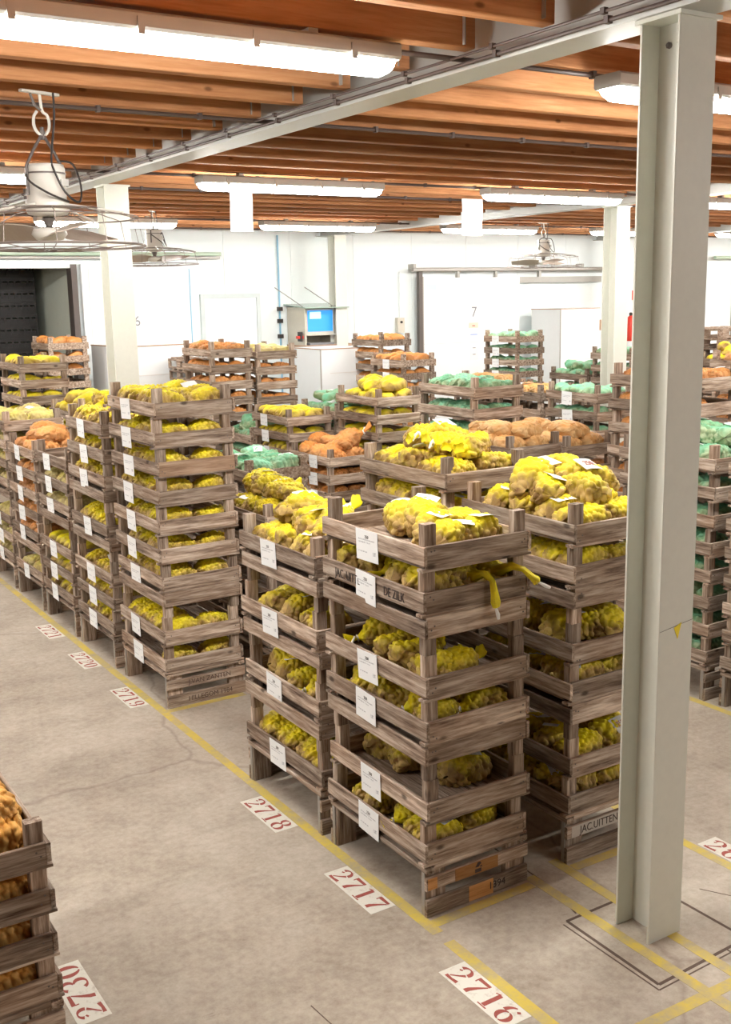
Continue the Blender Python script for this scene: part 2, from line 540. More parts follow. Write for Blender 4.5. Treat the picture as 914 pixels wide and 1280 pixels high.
struct(strip('trim_floor_joint', [(1.63, 3.02), (1.66, 2.6), (1.64, 2.2)], 0.004, M['joint'], None, None, 0.0007))
struct(strip('trim_floor_joint', [(3.35, 2.78), (3.6, 2.36), (4.2, 1.6)], 0.004, M['joint'], None, None, 0.0007))

YL = M['yellow_line']
strip('floor_line', [(2.262, 0.6), (2.262, 3.06)], 0.05, YL, 'yellow painted line along the aisle past floor number 2716', 'floor marking')
strip('floor_line', [(2.262, 3.13), (2.262, 14.6)], 0.05, YL, 'long yellow aisle line under the stacks from floor number 2717', 'floor marking')
strip('floor_line', [(2.288, 3.19), (2.80, 3.195)], 0.05, YL, 'yellow cross line at the foot of the 2717 stack', 'floor marking', 0.0007)
strip('floor_line', [(2.83, 3.25), (2.838, 2.0)], 0.05, YL, 'yellow line running left of the pillar foot', 'floor marking', 0.0009)
strip('floor_line', [(3.005, 3.30), (3.005, 2.0)], 0.05, YL, 'yellow line running right of the pillar foot', 'floor marking', 0.0009)
strip('floor_line', [(3.035, 3.20), (3.57, 3.19)], 0.05, YL, 'yellow cross line under the stack with 250 tags', 'floor marking', 0.0007)
strip('floor_line', [(3.60, 0.6), (3.60, 14.6)], 0.05, YL, 'yellow line bounding the aisle beyond the pillar', 'floor marking')
strip('floor_line', [(2.29, 2.30), (3.60, 2.27)], 0.05, YL, 'yellow cross line in front of the pillar slab', 'floor marking', 0.0007)
strip('floor_line', [(2.288, 5.93), (2.80, 5.935)], 0.05, YL, 'yellow cross line at the foot of the 2719 stack', 'floor marking', 0.0007)
strip('floor_line', [(5.0, 0.6), (5.0, 14.6)], 0.05, YL, 'yellow line along the far aisle beside the green-bag stacks', 'floor marking')

# --- stencilled floor numbers
def ribbon(m, pts, z0, z1):
    n = len(pts)
    L, Rr = [], []
    for i, (x, y_, w) in enumerate(pts):
        a = pts[max(i - 1, 0)]; b = pts[min(i + 1, n - 1)]
        d = Vector((b[0] - a[0], b[1] - a[1])).normalized()
        nn = Vector((-d.y, d.x)) * w / 2
        L.append((x + nn.x, y_ + nn.y)); Rr.append((x - nn.x, y_ - nn.y))
    for i in range(n - 1):
        q = [Rr[i], Rr[i + 1], L[i + 1], L[i]]
        m.add([(p[0], p[1], z0) for p in q] + [(p[0], p[1], z1) for p in q],
              [(0, 3, 2, 1), (4, 5, 6, 7), (0, 1, 5, 4), (1, 2, 6, 5), (2, 3, 7, 6), (3, 0, 4, 7)])

def arc(cx, cy, rx, ry, a0, a1, thick, thin, n=12):
    out = []
    for i in range(n + 1):
        a = math.radians(a0 + (a1 - a0) * i / n)
        w = thin + (thick - thin) * abs(math.cos(a)) ** 1.5
        out.append((cx + rx * math.cos(a), cy + ry * math.sin(a), w))
    return out
DIG = {
    '0': [arc(.3, .5, .22, .44, 100, 260, .17, .04), arc(.3, .5, .22, .44, -80, 80, .17, .04)],
    '1': [[(.32, .93, .16), (.32, .08, .16)], [(.14, .03, .05), (.5, .03, .05)], [(.13, .88, .05), (.3, .95, .05)]],
    '2': [arc(.3, .72, .2, .23, 165, -25, .15, .05), [(.46, .58, .12), (.34, .4, .07), (.14, .16, .05)], [(.06, .07, .14), (.3, .06, .11), (.54, .1, .15)], [(.13, .7, .12), (.17, .64, .1)]],
    '3': [arc(.28, .74, .2, .21, 160, -75, .15, .05), arc(.28, .28, .22, .24, 75, -160, .16, .05)],
    '6': [arc(.3, .3, .2, .27, 95, 265, .16, .04), arc(.3, .3, .2, .27, -85, 85, .16, .04), arc(.36, .5, .27, .44, 100, 172, .15, .05), [(.42, .86, .12), (.5, .8, .12)]],
    '7': [[(.05, .9, .16), (.57, .9, .12)], [(.54, .82, .05), (.38, .5, .1), (.27, .22, .16), (.25, .04, .17)], [(.07, .82, .05), (.08, .7, .04)]],
    '8': [arc(.3, .74, .18, .2, 95, 265, .14, .04), arc(.3, .74, .18, .2, -85, 85, .14, .04), arc(.3, .27, .22, .24, 95, 265, .16, .04), arc(.3, .27, .22, .24, -85, 85, .16, .04)],
    '9': [arc(.3, .7, .2, .26, 95, 265, .16, .04), arc(.3, .7, .2, .26, -85, 85, .16, .04), arc(.24, .5, .27, .44, -80, -8, .15, .05), [(.18, .14, .12), (.1, .2, .12)]],
}
def floor_number(txt, x0, x1, y0, y1, up, worn_label):
    """white plate from (x0,y0) to (x1,y1); up is +1 when digit tops point to +X"""
    root = empty('floor_number', ((x0 + x1) / 2, (y0 + y1) / 2, 0), label=worn_label, cat='floor marking')
    W, L = x1 - x0, y1 - y0
    MB().box(-W / 2, W / 2, -L / 2, L / 2, 0.0, 0.0008).build('white_plate', M['stencil_white'], root)
    n = len(txt)
    cw = L / (n + 0.25)
    for i, ch in enumerate(txt):
        m = MB()
        for st in DIG[ch]:
            ribbon(m, st, 0.0006, 0.0013)
        hgt = W * 0.84
        sx = cw * 1.42
        mm = MB()
        vs = []
        for (px, py, pz) in m.v:
            a = (px - .3) * sx
            b = (py - .5) * hgt
            if up > 0:
                vs.append((b, -(a + (i - (n - 1) / 2) * cw), pz))
            else:
                vs.append((-b, (a + (i - (n - 1) / 2) * cw), pz))
        mm.add(vs, m.f)
        mm.build('digit', M['print_red'], root)
for t_, yc in (('2716', 2.735), ('2717', 3.575), ('2718', 4.40), ('2719', 6.30), ('2720', 7.17), ('2721', 7.98)):
    floor_number(t_, 2.115, 2.235, yc - 0.19, yc + 0.19, 1, 'white floor plate stencilled %s in red, %s' % (t_, dict(zip(('2716', '2717', '2718', '2719', '2720', '2721'), ('beside the empty bay', 'before the half-empty stack', 'before the stack adjoining the half-empty one', 'before the tallest yellow stack', 'two plates past the empty gap', 'before the stack with empty top')))[t_]))
floor_number('2730', 0.91, 1.03, 3.37, 3.75, -1, 'white floor plate stencilled 2730 across the aisle')
floor_number('2616', 3.635, 3.755, 2.66, 3.04, 1, 'white floor plate with red digits beyond the pillar')

# ------------------------------------------------------------------ lamps
LAMP_GRP = 'fluorescent lamps under the joists'
LL = 1.66
def lamp_meshes():
    hs = MB().cbox(-LL / 2, LL / 2, -0.082, 0.082, 0.040, 0.10, 0, 0.010).mesh('housing', M['grey'])
    # diffuser: rounded trough
    prof = []
    n = 10
    for i in range(n + 1):
        a = PI * i / n
        prof.append((-0.062 * math.cos(a), 0.048 - 0.062 * math.sin(a) ** 0.7))
    m = MB()
    xs = [-LL / 2 + 0.004, -LL / 2 + 0.015, -LL / 2 + 0.05, LL / 2 - 0.05, LL / 2 - 0.015, LL / 2 - 0.004]
    sc = [0.35, 0.75, 1.0, 1.0, 0.75, 0.35]
    vs, fs = [], []
    for x_, s in zip(xs, sc):
        for (yy, zz) in prof:
            vs.append((x_, yy * (0.7 + 0.3 * s), 0.048 + (zz - 0.048) * s))
    N = n + 1
    for i in range(len(xs) - 1):
        for j in range(n):
            fs.append((i * N + j, i * N + j + 1, (i + 1) * N + j + 1, (i + 1) * N + j))
        fs.append(((i + 1) * N, (i + 1) * N + n, i * N + n, i * N))
    fs.append(tuple(range(N)))
    fs.append(tuple(range(len(xs) * N - 1, (len(xs) - 1) * N - 1, -1)))
    m.add(vs, fs)
    df = m.mesh('diffuser', M['lamp'], True)
    cl = MB().box(-0.012, 0.012, -0.088, -0.080, 0.025, 0.08).mesh('clip', M['grey'])
    return hs, df, cl
HS, DF, CL = lamp_meshes()
for yy in (-0.7, 3.68, 8.05, 12.5):
    for q in range(-2, 8):
        x0 = 0.80 + 2.80 * q
        if x0 < FX0 + 0.2 or x0 + LL > FX1 or (yy < 0 and q not in (1, 2)):  # unseen pair behind the camera, added to light the near stack fronts
            continue
        row = {-0.7: 'added out of view behind the camera', 3.68: 'near the pillar with triangle sticker', 8.05: 'above the middle pillars', 12.5: 'closest to the white back wall'}[yy]
        root = empty('fluorescent_lamp', (x0 + LL / 2, yy, Z_JOIST - 0.125), label='lit long fluorescent lamp in the row ' + row, cat='lamp', group='fluorescent lamp row ' + row)
        link('housing', HS, root); link('diffuser', DF, root)
        for s in (-0.62, -0.2, 0.22, 0.62):
            c = link('clip', CL, root); c.location.x = s
        MB().box(-0.5, -0.46, -0.03, 0.03, 0.10, 0.126).build('bracket', M['grey'], root)
        MB().box(0.46, 0.5, -0.03, 0.03, 0.10, 0.126).build('bracket', M['grey'], root)

# --- conduits under the joists and along the beam
def conduit(pts, label, r=0.011, clipstep=0.55):
    root = empty('conduit', pts[0], label=label, cat='conduit')
    p0 = Vector(pts[0])
    MB().tube([Vector(p) - p0 for p in pts], r, 8).build('pipe', M['conduit'], root)
    a, b = p0, Vector(pts[-1])
    L = (b - a).length
    d = (b - a).normalized()
    along_x = abs(d.x) > abs(d.y)
    cm = MB().box(-0.010, 0.010, -r - 0.004, r + 0.004, -r - 0.003, r + 0.006).mesh('clip', M['conduit'])
    s = 0.3
    while s < L:
        c = link('clip', cm, root)
        c.location = d * s
        if not along_x:
            c.rotation_euler.z = PI / 2
        s += clipstep
for yy, nm in ((3.68, 'near lamp row'), (5.54, 'hanging fan row'), (8.05, 'middle lamp row'), (9.25, 'joists behind the middle pillar'), (12.5, 'far lamp row'), (14.2, 'last joists by the back wall')):
    conduit([(FX0 + 0.3, yy + (0.09 if yy in (3.68, 8.05, 12.5) else 0), Z_JOIST - 0.018), (FX1 - 0.3, yy + (0.09 if yy in (3.68, 8.05, 12.5) else 0), Z_JOIST - 0.018)], 'dark conduit clipped under the %s' % nm)
conduit([(2.835, FY0 + 0.2, Z_BEAM + 0.02), (2.835, 14.6, Z_BEAM + 0.02)], 'dark conduit running along the edge of the steel beam', 0.008, 0.6)
conduit([(2.815, FY0 + 0.2, Z_BEAM + 0.046), (2.815, 14.6, Z_BEAM + 0.046)], 'second thin conduit above the beam edge conduit', 0.006, 0.6)

# --- hanging fans
def smooth_path(pts, n=5):
    out = []
    p = [Vector(q) for q in pts]
    for i in range(len(p) - 1):
        a, b, c, d = p[max(i - 1, 0)], p[i], p[i + 1], p[min(i + 2, len(p) - 1)]
        for k in range(n):
            t = k / n
            out.append(0.5 * ((2 * b) + (c - a) * t + (2 * a - 5 * b + 4 * c - d) * t * t + (3 * b - a - 3 * c + d) * t ** 3))
    out.append(p[-1])
    return out
def fan(x, y, zr, rz, label, R_=0.45):
    root = empty('hanging_fan', (x, y, zr), rz, label, 'fan', 'ceiling fans hanging from hooks')
    top = Z_JOIST - zr
    MB().box(-0.10, 0.10, -0.012, 0.012, top - 0.02, top - 0.008).build('ceiling_bracket', M['fan_metal'], root)
    MB().tube([(-0.05, 0.0, top - 0.02), (-0.03, 0.0, top - 0.07), (0, 0, top - 0.09)], 0.006).build('strut', M['dark_metal'], root)
    hook = [(0, 0, top - 0.02)] + [(0.042 * math.sin(a), 0, top - 0.115 - 0.055 * math.cos(a + PI) - 0.03) for a in [0.2 + i * 0.62 for i in range(10)]]
    MB().tube(smooth_path(hook), 0.007, 8).build('hook', M['fan_metal'], root)
    tie = top - 0.20
    MB().tube([(0, 0, tie + 0.035), (0, 0, tie - 0.02)], 0.009).build('link', M['dark_metal'], root)
    m = MB()
    mt = 0.36      # motor top
    for s in (-1, 1):
        m.tube([(s * 0.006, 0, tie + 0.02), (s * 0.012, 0, tie - 0.01), (s * 0.055, 0, (tie + mt) / 2), (s * 0.096, 0, mt + 0.0), (s * 0.098, 0, mt - 0.13)], 0.007, 6)
    m.build('yoke', M['dark_metal'], root)
    MB().lathe([(0.04, mt + 0.012), (0.085, mt + 0.008), (0.09, mt - 0.01), (0.09, mt - 0.15), (0.098, mt - 0.155), (0.098, mt - 0.20), (0.088, mt - 0.215), (0.03, mt - 0.225)], 0, 0, 28).build('motor', M['fan_metal'], root, True)
    MB().lathe([(0.0925, mt - 0.035), (0.0935, mt - 0.035), (0.0935, mt - 0.028), (0.0925, mt - 0.028)], 0, 0, 28).build('motor_band', M['dark_metal'], root)
    MB().box(0.02, 0.06, -0.094, -0.088, mt - 0.09, mt - 0.06).build('name_plate', M['grey'], root)
    MB().lathe([(0.012, mt - 0.22), (0.03, mt - 0.23), (0.022, mt - 0.25), (0.012, mt - 0.29)], 0, 0, 14).build('shaft', M['dark_metal'], root)
    MB().lathe([(0.03, 0.085), (0.075, 0.08), (0.082, 0.055), (0.06, 0.03), (0.02, 0.025)], 0, 0, 20).build('hub', M['fan_metal'], root, True)
    for k in range(3):
        a = k * 2 * PI / 3 + 0.2
        n = 8
        vs = []
        for i in range(n + 1):
            t = i / n
            rr = 0.06 + (R_ * 0.86 - 0.06) * t
            wd = 0.045 + 0.055 * math.sin(min(1, t * 1.25 + 0.1) * PI / 1.35)
            tw = math.radians(28 - 14 * t)
            for s in (-1, 1):
                q = (rr, s * wd * math.cos(tw), 0.06 + s * wd * math.sin(tw))
                for dz in (0, 0.004):
                    vs.append((q[0] * math.cos(a) - q[1] * math.sin(a), q[0] * math.sin(a) + q[1] * math.cos(a), q[2] + dz))
        fs = []
        for i in range(n):
            b = 4 * i
            fs += [(b, b + 4, b + 6, b + 2), (b + 1, b + 3, b + 7, b + 5), (b, b + 1, b + 5, b + 4), (b + 2, b + 6, b + 7, b + 3)]
        fs += [(0, 2, 3, 1), (4 * n, 4 * n + 1, 4 * n + 3, 4 * n + 2)]
        MB().add(vs, fs).build('blade', M['fan_blade'], root)
    def ring(r, z, rad):
        return MB().tube([(r * math.cos(2 * PI * i / 40), r * math.sin(2 * PI * i / 40), z) for i in range(41)], rad, 6, False)
    for (r, z, rad) in ((R_, 0.0, 0.006), (R_ * 0.94, 0.13, 0.0035), (R_ * 0.6, 0.165, 0.0035), (0.10, 0.175, 0.006), (R_ * 0.66, -0.012, 0.003), (R_ * 0.33, -0.016, 0.003)):
        ring(r, z, rad).build('cage_ring', M['wire'], root)
    for k in range(12):
        a = 2 * PI * k / 12
        c, s = math.cos(a), math.sin(a)
        pts = [(0.10 * c, 0.10 * s, 0.175), (R_ * 0.6 * c, R_ * 0.6 * s, 0.165), (R_ * 0.94 * c, R_ * 0.94 * s, 0.13), (R_ * c, R_ * s, 0.0), (R_ * 0.6 * c, R_ * 0.6 * s, -0.014), (0.06 * c, 0.06 * s, -0.016)]
        MB().tube(pts, 0.0026, 5).build('cage_wire', M['wire'], root)
    for k in range(4):
        a = 2 * PI * k / 4 + 0.4
        c, s = math.cos(a), math.sin(a)
        MB().tube([(0.09 * c, 0.09 * s, 0.19), (R_ * 0.9 * c, R_ * 0.9 * s, 0.14)], 0.006, 6).build('support_arm', M['fan_metal'], root)
    cb = [(0.06, -0.02, top - 0.01), (0.05, -0.03, top - 0.12), (0.0, -0.06, top - 0.3), (-0.02, -0.10, mt - 0.02), (0.02, -0.12, mt - 0.12), (0.10, -0.11, mt - 0.16), (0.15, -0.06, mt - 0.08), (0.14, -0.02, mt + 0.02), (0.07, 0.0, mt + 0.03)]
    MB().tube(smooth_path(cb), 0.005, 6).build('cable', M['black'], root)
    MB().tube(smooth_path([(0.05, -0.1, mt - 0.16), (-0.06, -0.11, mt - 0.13), (-0.12, -0.06, mt - 0.08), (-0.10, 0, mt - 0.04)]), 0.005, 6).build('cable', M['black'], root)
fan(1.575, 5.25, 2.70, 0.3, 'large caged fan hanging in front of the dark doorway', 0.44)
fan(4.64, 11.65, 2.82, 0.9, 'caged fan hanging before the white sliding door with number 6', 0.48)
fan(10.63, 12.05, 2.79, 0.1, 'caged fan hanging before the cold store door 7', 0.52)
fan(14.9, 9.6, 2.95, 0.5, 'caged fan hanging beyond the pillar with triangle sticker', 0.5)

# --- paper signs hung from the joists
for (x0, x1, z0, yy, lb) in ((4.31, 4.53, 3.02, 9.0, 'blank white sheet hanging from the joists above the orange stacks'), (6.86, 7.12, 3.01, 9.0, 'blank white sheet hanging from joists above the green-bag stack')):
    m = MB()
    n = 6
    vs, fs = [], []
    for i in range(n + 1):
        z = z0 + (Z_JOIST - 0.03 - z0) * i / n
        w = 0.006 * math.sin(i * 1.1)
        for x_ in (x0, x1):
            vs += [(x_ - (x0 + x1) / 2, w, z - z0), (x_ - (x0 + x1) / 2, w + 0.002, z - z0)]
    for i in range(n):
        b = 4 * i
        fs += [(b, b + 2, b + 6, b + 4), (b + 1, b + 5, b + 7, b + 3), (b, b + 4, b + 5, b + 1), (b + 2, b + 3, b + 7, b + 6)]
    o = m.add(vs, fs).build('hanging_sheet', M['paper'])
    o.location = ((x0 + x1) / 2, yy, z0)
    tag(o, lb, 'sign')

# ------------------------------------------------------------------ back wall furniture
WY = FY1
# sliding door 6 beside the dark doorway
d = struct(empty('door_1', (4.86, WY - 0.10, 0)))
MB().cbox(0, 1.60, 0, 0.08, 0.02, 2.93, 2, 0.01).build('door_leaf', M['door'], d)
MB().box(0.0, 0.09, -0.012, 0, 0.02, 2.93).build('door_edge_strip', M['white'], d)
MB().box(0.1, 1.58, -0.004, 0, 2.50, 2.508).build('panel_seam', M['seam'], d)
MB().box(0.1, 1.58, -0.004, 0, 1.25, 1.258).build('panel_seam', M['seam'], d)
MB().box(0.10, 0.106, -0.004, 0, 0.1, 2.86).build('panel_seam', M['seam'], d)
MB().box(1.575, 1.59, -0.006, 0, 0.1, 2.86).build('panel_seam', M['blue_pipe'], d)
MB().box(0.10, 1.58, -0.004, 0, 2.85, 2.857).build('panel_seam', M['seam'], d)
s = MB().box(0.68, 0.84, -0.006, -0.001, 2.02, 2.26).build('number_sheet', M['paper'], d)
link('number_print', text_mesh('number_print', '6', 0.2, M['print_grey']), s).matrix_local = Matrix.Translation((0.76, -0.007, 2.14)) @ Matrix.Rotation(PI / 2, 4, 'X')
j = struct(empty('trim_doorway', (OX1, WY, 0)))
MB().box(-0.06, 0.02, -0.05, 0.15, 0, OZ).build('jamb', M['dark_metal'], j)
MB().box(-2.5, 0.0, -0.02, 0.12, OZ - 0.05, OZ + 0.06).build('header', M['white'], j)
r_ = tag(MB().cbox(1.6, 6.92, WY - 0.19, WY - 0.13, 3.04, 3.09, 0, 0.01).build('sliding_rail', M['green_rail']), 'pale green sliding door rail above the dark doorway', 'rail')
MB().box(1.6, 6.92, WY - 0.14, WY, 3.0, 3.03).build('rail_plate', M['grey'], r_)
# white hinged door
d = struct(empty('door_2', (6.69, WY, 0)))
MB().box(-0.06, 0, -0.04, 0, 0, 2.50).build('door_frame', M['seam'], d)
MB().box(0.85, 0.91, -0.04, 0, 0, 2.50).build('door_frame', M['seam'], d)
MB().box(0, 0.85, -0.04, 0, 2.44, 2.50).build('door_frame', M['seam'], d)
MB().box(0.005, 0.845, -0.03, 0, 0.01, 2.435).build('door_leaf', M['door'], d)
MB().box(0.06, 0.09, -0.06, -0.03, 1.02, 1.14).build('door_handle', M['grey'], d)
# cold store door 7
d = struct(empty('door_3', (10.45, WY - 0.12, 0)))
MB().cbox(0.05, 2.15, 0, 0.1, 0.02, 2.72, 2, 0.01).build('door_leaf', M['door'], d)
for zz in (2.45, 1.62, 0.8):
    MB().box(0.06, 2.14, -0.003, 0, zz, zz + 0.008).build('panel_seam', M['seam'], d)
MB().box(-0.02, 0.05, -0.05, 0.02, 0.02, 2.80).build('edge_profile', M['dark_metal'], d)
MB().box(0.05, 0.09, -0.02, 0.02, 0.02, 2.72).build('edge_profile', M['zinc'], d)
MB().box(2.15, 4.1, 0.02, 0.12, 2.60, 2.70).build('header', M['grey'], d)
def wall_sheet(parent, x0, x1, z0, z1, mat, nm='notice_sheet'):
    return MB().box(x0, x1, -0.007, -0.001, z0, z1).build(nm, mat, parent)
s = wall_sheet(d, 1.06, 1.22, 1.98, 2.26, M['paper'], 'number_sheet')
link('number_print', text_mesh('number_print', '7', 0.24, M['print_grey']), s).matrix_local = Matrix.Translation((1.14, -0.008, 2.12)) @ Matrix.Rotation(PI / 2, 4, 'X')
wall_sheet(d, 1.03, 1.23, 1.86, 1.95, flat('peach_paper', (0.86, 0.70, 0.58), 0.7))
wall_sheet(d, 1.03, 1.23, 1.64, 1.84, M['paper'])
wall_sheet(d, 1.06, 1.23, 1.32, 1.60, M['paper'])
MB().box(1.06, 1.21, -0.009, -0.007, 1.74, 1.76).build('notice_print', flat('blue_print', (0.35, 0.48, 0.75), 0.7), d)
MB().box(1.1, 1.16, -0.009, -0.007, 1.89, 1.905).build('notice_print', M['tag_red'], d)
for zz in (1.52, 1.41):
    MB().box(1.11, 1.17, -0.009, -0.007, zz, zz + 0.012).build('notice_print', M['print_grey'], d)
wall_sheet(d, 0.16, 0.36, 2.50, 2.60, flat('cyan_paper', (0.62, 0.80, 0.80), 0.6))
r_ = tag(MB().cbox(10.3, 15.0, WY - 0.2, WY - 0.14, 2.80, 2.86, 0, 0.012).build('sliding_rail', M['zinc']), 'grey sliding door rail above cold store door 7', 'rail')
for xx in (10.33, 12.9, 14.0):
    MB().box(xx, xx + 0.05, WY - 0.16, WY, 2.83, 2.92).build('rail_bracket', M['grey'], r_)
for xx in (11.2, 12.0, 12.98):
    MB().box(xx, xx + 0.05, WY - 0.18, WY - 0.12, 2.70, 2.82).build('rail_hanger', M['grey'], r_)
# far right door
d = struct(empty('door_4', (18.35, WY - 0.1, 0)))
MB().cbox(0.0, 2.6, 0, 0.1, 0.02, 2.9, 2, 0.01).build('door_leaf', M['door'], d)
MB().box(0.33, 0.36, -0.006, 0, 0.1, 2.85).build('edge_profile', M['seam'], d)
MB().box(-0.1, 0.0, -0.02, 0.1, 0.02, 2.95).build('edge_profile', M['zinc'], d)
r_ = tag(MB().cbox(17.5, 22.0, WY - 0.2, WY - 0.14, 3.0, 3.06, 0, 0.012).build('sliding_rail', M['green_rail']), 'green-grey sliding door rail beyond the pillar with sticker', 'rail')
# control box by door 7
c = empty('control_box', (10.13, WY, 1.95), label='small grey switch box on the wall beside cold store door 7', cat='switch box')
MB().cbox(-0.07, 0.07, -0.08, 0, -0.12, 0.12, 2, 0.01).build('case', M['beige'], c)
MB().lathe([(0.02, 0), (0.02, 0.02), (0.012, 0.03)], 0, 0, 12).build('button', M['black'], c).matrix_local = Matrix.Translation((0, -0.08, 0.05)) @ Matrix.Rotation(PI / 2, 4, 'X')
MB().tube([(0.01, -0.03, 0.12), (0.01, -0.03, 0.85)], 0.012).build('cable_pipe', M['white'], c)
# blue pipe
c = empty('blue_pipe', (7.93, WY - 0.03, 0.9), label='blue air pipe running down the white back wall', cat='pipe')
MB().tube([(0, 0, 0), (0, 0, 2.45)], 0.014, 10).build('pipe', M['blue_pipe'], c)
for zz in (0.95, 1.18, 1.36):
    MB().box(-0.035, 0.035, -0.035, 0.03, zz - 0.03, zz + 0.03).build('valve', M['black'], c)
# monitor cabinet hung on the wall
c = empty('monitor_cabinet', (8.06, WY - 0.02, 1.72), label='beige cabinet holding a blue computer screen under a slanted cover', cat='cabinet')
def cb(nm, mat, *b):
    return MB().box(*b).build(nm, mat, c)
cb('side_panel', M['beige'], 0.0, 0.02, -0.55, 0, 0.0, 0.56)
cb('side_panel', M['beige'], 0.56, 0.58, -0.55, 0, 0.0, 0.56)
cb('back_panel', M['beige'], 0.02, 0.56, -0.02, 0, 0.0, 0.56)
cb('shelf', M['beige'], 0.02, 0.56, -0.53, -0.02, 0.14, 0.16)
cb('bottom_shelf', M['kraft'], -0.02, 0.85, -0.62, 0, -0.03, 0.0)
cb('keyboard', M['print_grey'], 0.08, 0.5, -0.55, -0.38, 0.0, 0.03)
MB().add([(-0.06, -0.68, 0.545), (0.70, -0.68, 0.545), (0.70, 0, 0.60), (-0.06, 0, 0.60), (-0.06, -0.68, 0.557), (0.70, -0.68, 0.557), (0.70, 0, 0.612), (-0.06, 0, 0.612)],
         [(0, 3, 2, 1), (4, 5, 6, 7), (0, 1, 5, 4), (1, 2, 6, 5), (2, 3, 7, 6), (3, 0, 4, 7)]).build('cover', M['glass_green'], c)
for xx in (0.0, 0.52):
    MB().tube([(xx, -0.5, 0.57), (xx - 0.2, 0.0, 0.86)], 0.006, 6).build('hanging_rod', M['zinc'], c)
cb('monitor_case', M['beige'], 0.05, 0.53, -0.50, -0.1, 0.16, 0.535)
sc_ = cb('screen', M['screen'], 0.075, 0.505, -0.508, -0.50, 0.20, 0.51)
MB().box(0.11, 0.30, -0.512, -0.508, 0.39, 0.49).build('screen_window', M['screen_white'], sc_)
cb('tap', M['red'], -0.10, 0.0, -0.50, -0.44, 0.10, 0.14)
cb('tap', M['black'], -0.06, -0.03, -0.52, -0.42, 0.06, 0.2)

# white cartons
def carton(x0, x1, y0, y1, h, label, rz=0.0):
    w, dpt = x1 - x0, y1 - y0
    root = empty('white_carton', ((x0 + x1) / 2, (y0 + y1) / 2, 0), rz, label, 'carton')
    MB().cbox(-w / 2, w / 2, -dpt / 2, dpt / 2, 0.0, h, 2, 0.008).build('body', M['carton'], root)
    MB().box(-w / 2 - 0.004, w / 2 + 0.004, -dpt / 2 - 0.004, dpt / 2 + 0.004, h, h + 0.012).build('lid_edge', M['kraft'], root)
    MB().box(-w / 2 + 0.004, w / 2 - 0.004, -dpt / 2 + 0.004, dpt / 2 - 0.004, h + 0.012, h + 0.014).build('lid', M['carton'], root)
    MB().box(-w / 2 - 0.003, -w / 2 + 0.012, -dpt / 2 - 0.003, -dpt / 2 + 0.012, 0, h).build('corner_seam', M['grey'], root)
    for q in range(4):
        z = h * (0.2 + 0.2 * q)
        MB().box(-w / 2 + 0.15, w / 2 - 0.03, -dpt / 2 - 0.003, -dpt / 2, z, z + 0.012).build('print_line', flat('pale_print', (0.70, 0.70, 0.68), 0.7), root)
    return root
carton(4.75, 5.75, 13.3, 14.3, 1.86, 'tall white carton behind the pillar at white sliding door 6', 0.06)
carton(7.72, 8.46, 13.4, 14.2, 1.70, 'tall white carton below the blue computer screen')
carton(12.75, 13.65, 14.0, 14.75, 2.14, 'tall white carton with slit corner in front of cold store door 7')
carton(13.78, 14.16, 14.3, 14.75, 1.75, 'narrow white carton carrying a brown box')
tag(MB().cbox(13.78, 14.16, 14.3, 14.7, 1.766, 1.93, 2, 0.005).build('brown_box', M['kraft']), 'small brown cardboard box lying on the narrow white carton', 'box')
# red extinguisher, sign and valve right of the far pillar
c = empty('fire_extinguisher', (15.3, WY - 0.12, 1.50), label='red fire extinguisher on the white back wall', cat='extinguisher')
MB().lathe([(0.08, 0), (0.09, 0.02), (0.09, 0.36), (0.06, 0.44), (0.025, 0.47)], 0, 0, 18).build('body', M['red'], c, True)
MB().lathe([(0.03, 0.47), (0.03, 0.52), (0.015, 0.53)], 0, 0, 12).build('valve', M['black'], c)
MB().tube([(0.03, 0, 0.5), (0.11, -0.02, 0.46), (0.11, -0.02, 0.2)], 0.01).build('hose', M['black'], c)
MB().box(-0.03, 0.03, 0.08, 0.12, 0.2, 0.3).build('wall_bracket', M['dark_metal'], c)
o = link('wall_number', text_mesh('wall_number', '11', 0.26, M['red'], 0.002))
o.matrix_world = Matrix.Translation((15.38, WY - 0.008, 2.33)) @ Matrix.Rotation(PI / 2, 4, 'X')
tag(o, 'red number 11 on the white back wall', 'sign')
c = empty('wall_valve', (15.75, WY - 0.02, 1.75), label='black T-shaped valve handle on the white back wall', cat='valve')
MB().tube([(0, -0.04, 0.0), (0, -0.04, 0.28)], 0.012).build('stem', M['black'], c)
MB().tube([(-0.12, -0.04, 0.0), (0.12, -0.04, 0.0)], 0.012).build('handle', M['black'], c)
MB().box(-0.05, 0.05, -0.06, 0.02, 0.24, 0.30).build('valve_body', M['grey'], c)

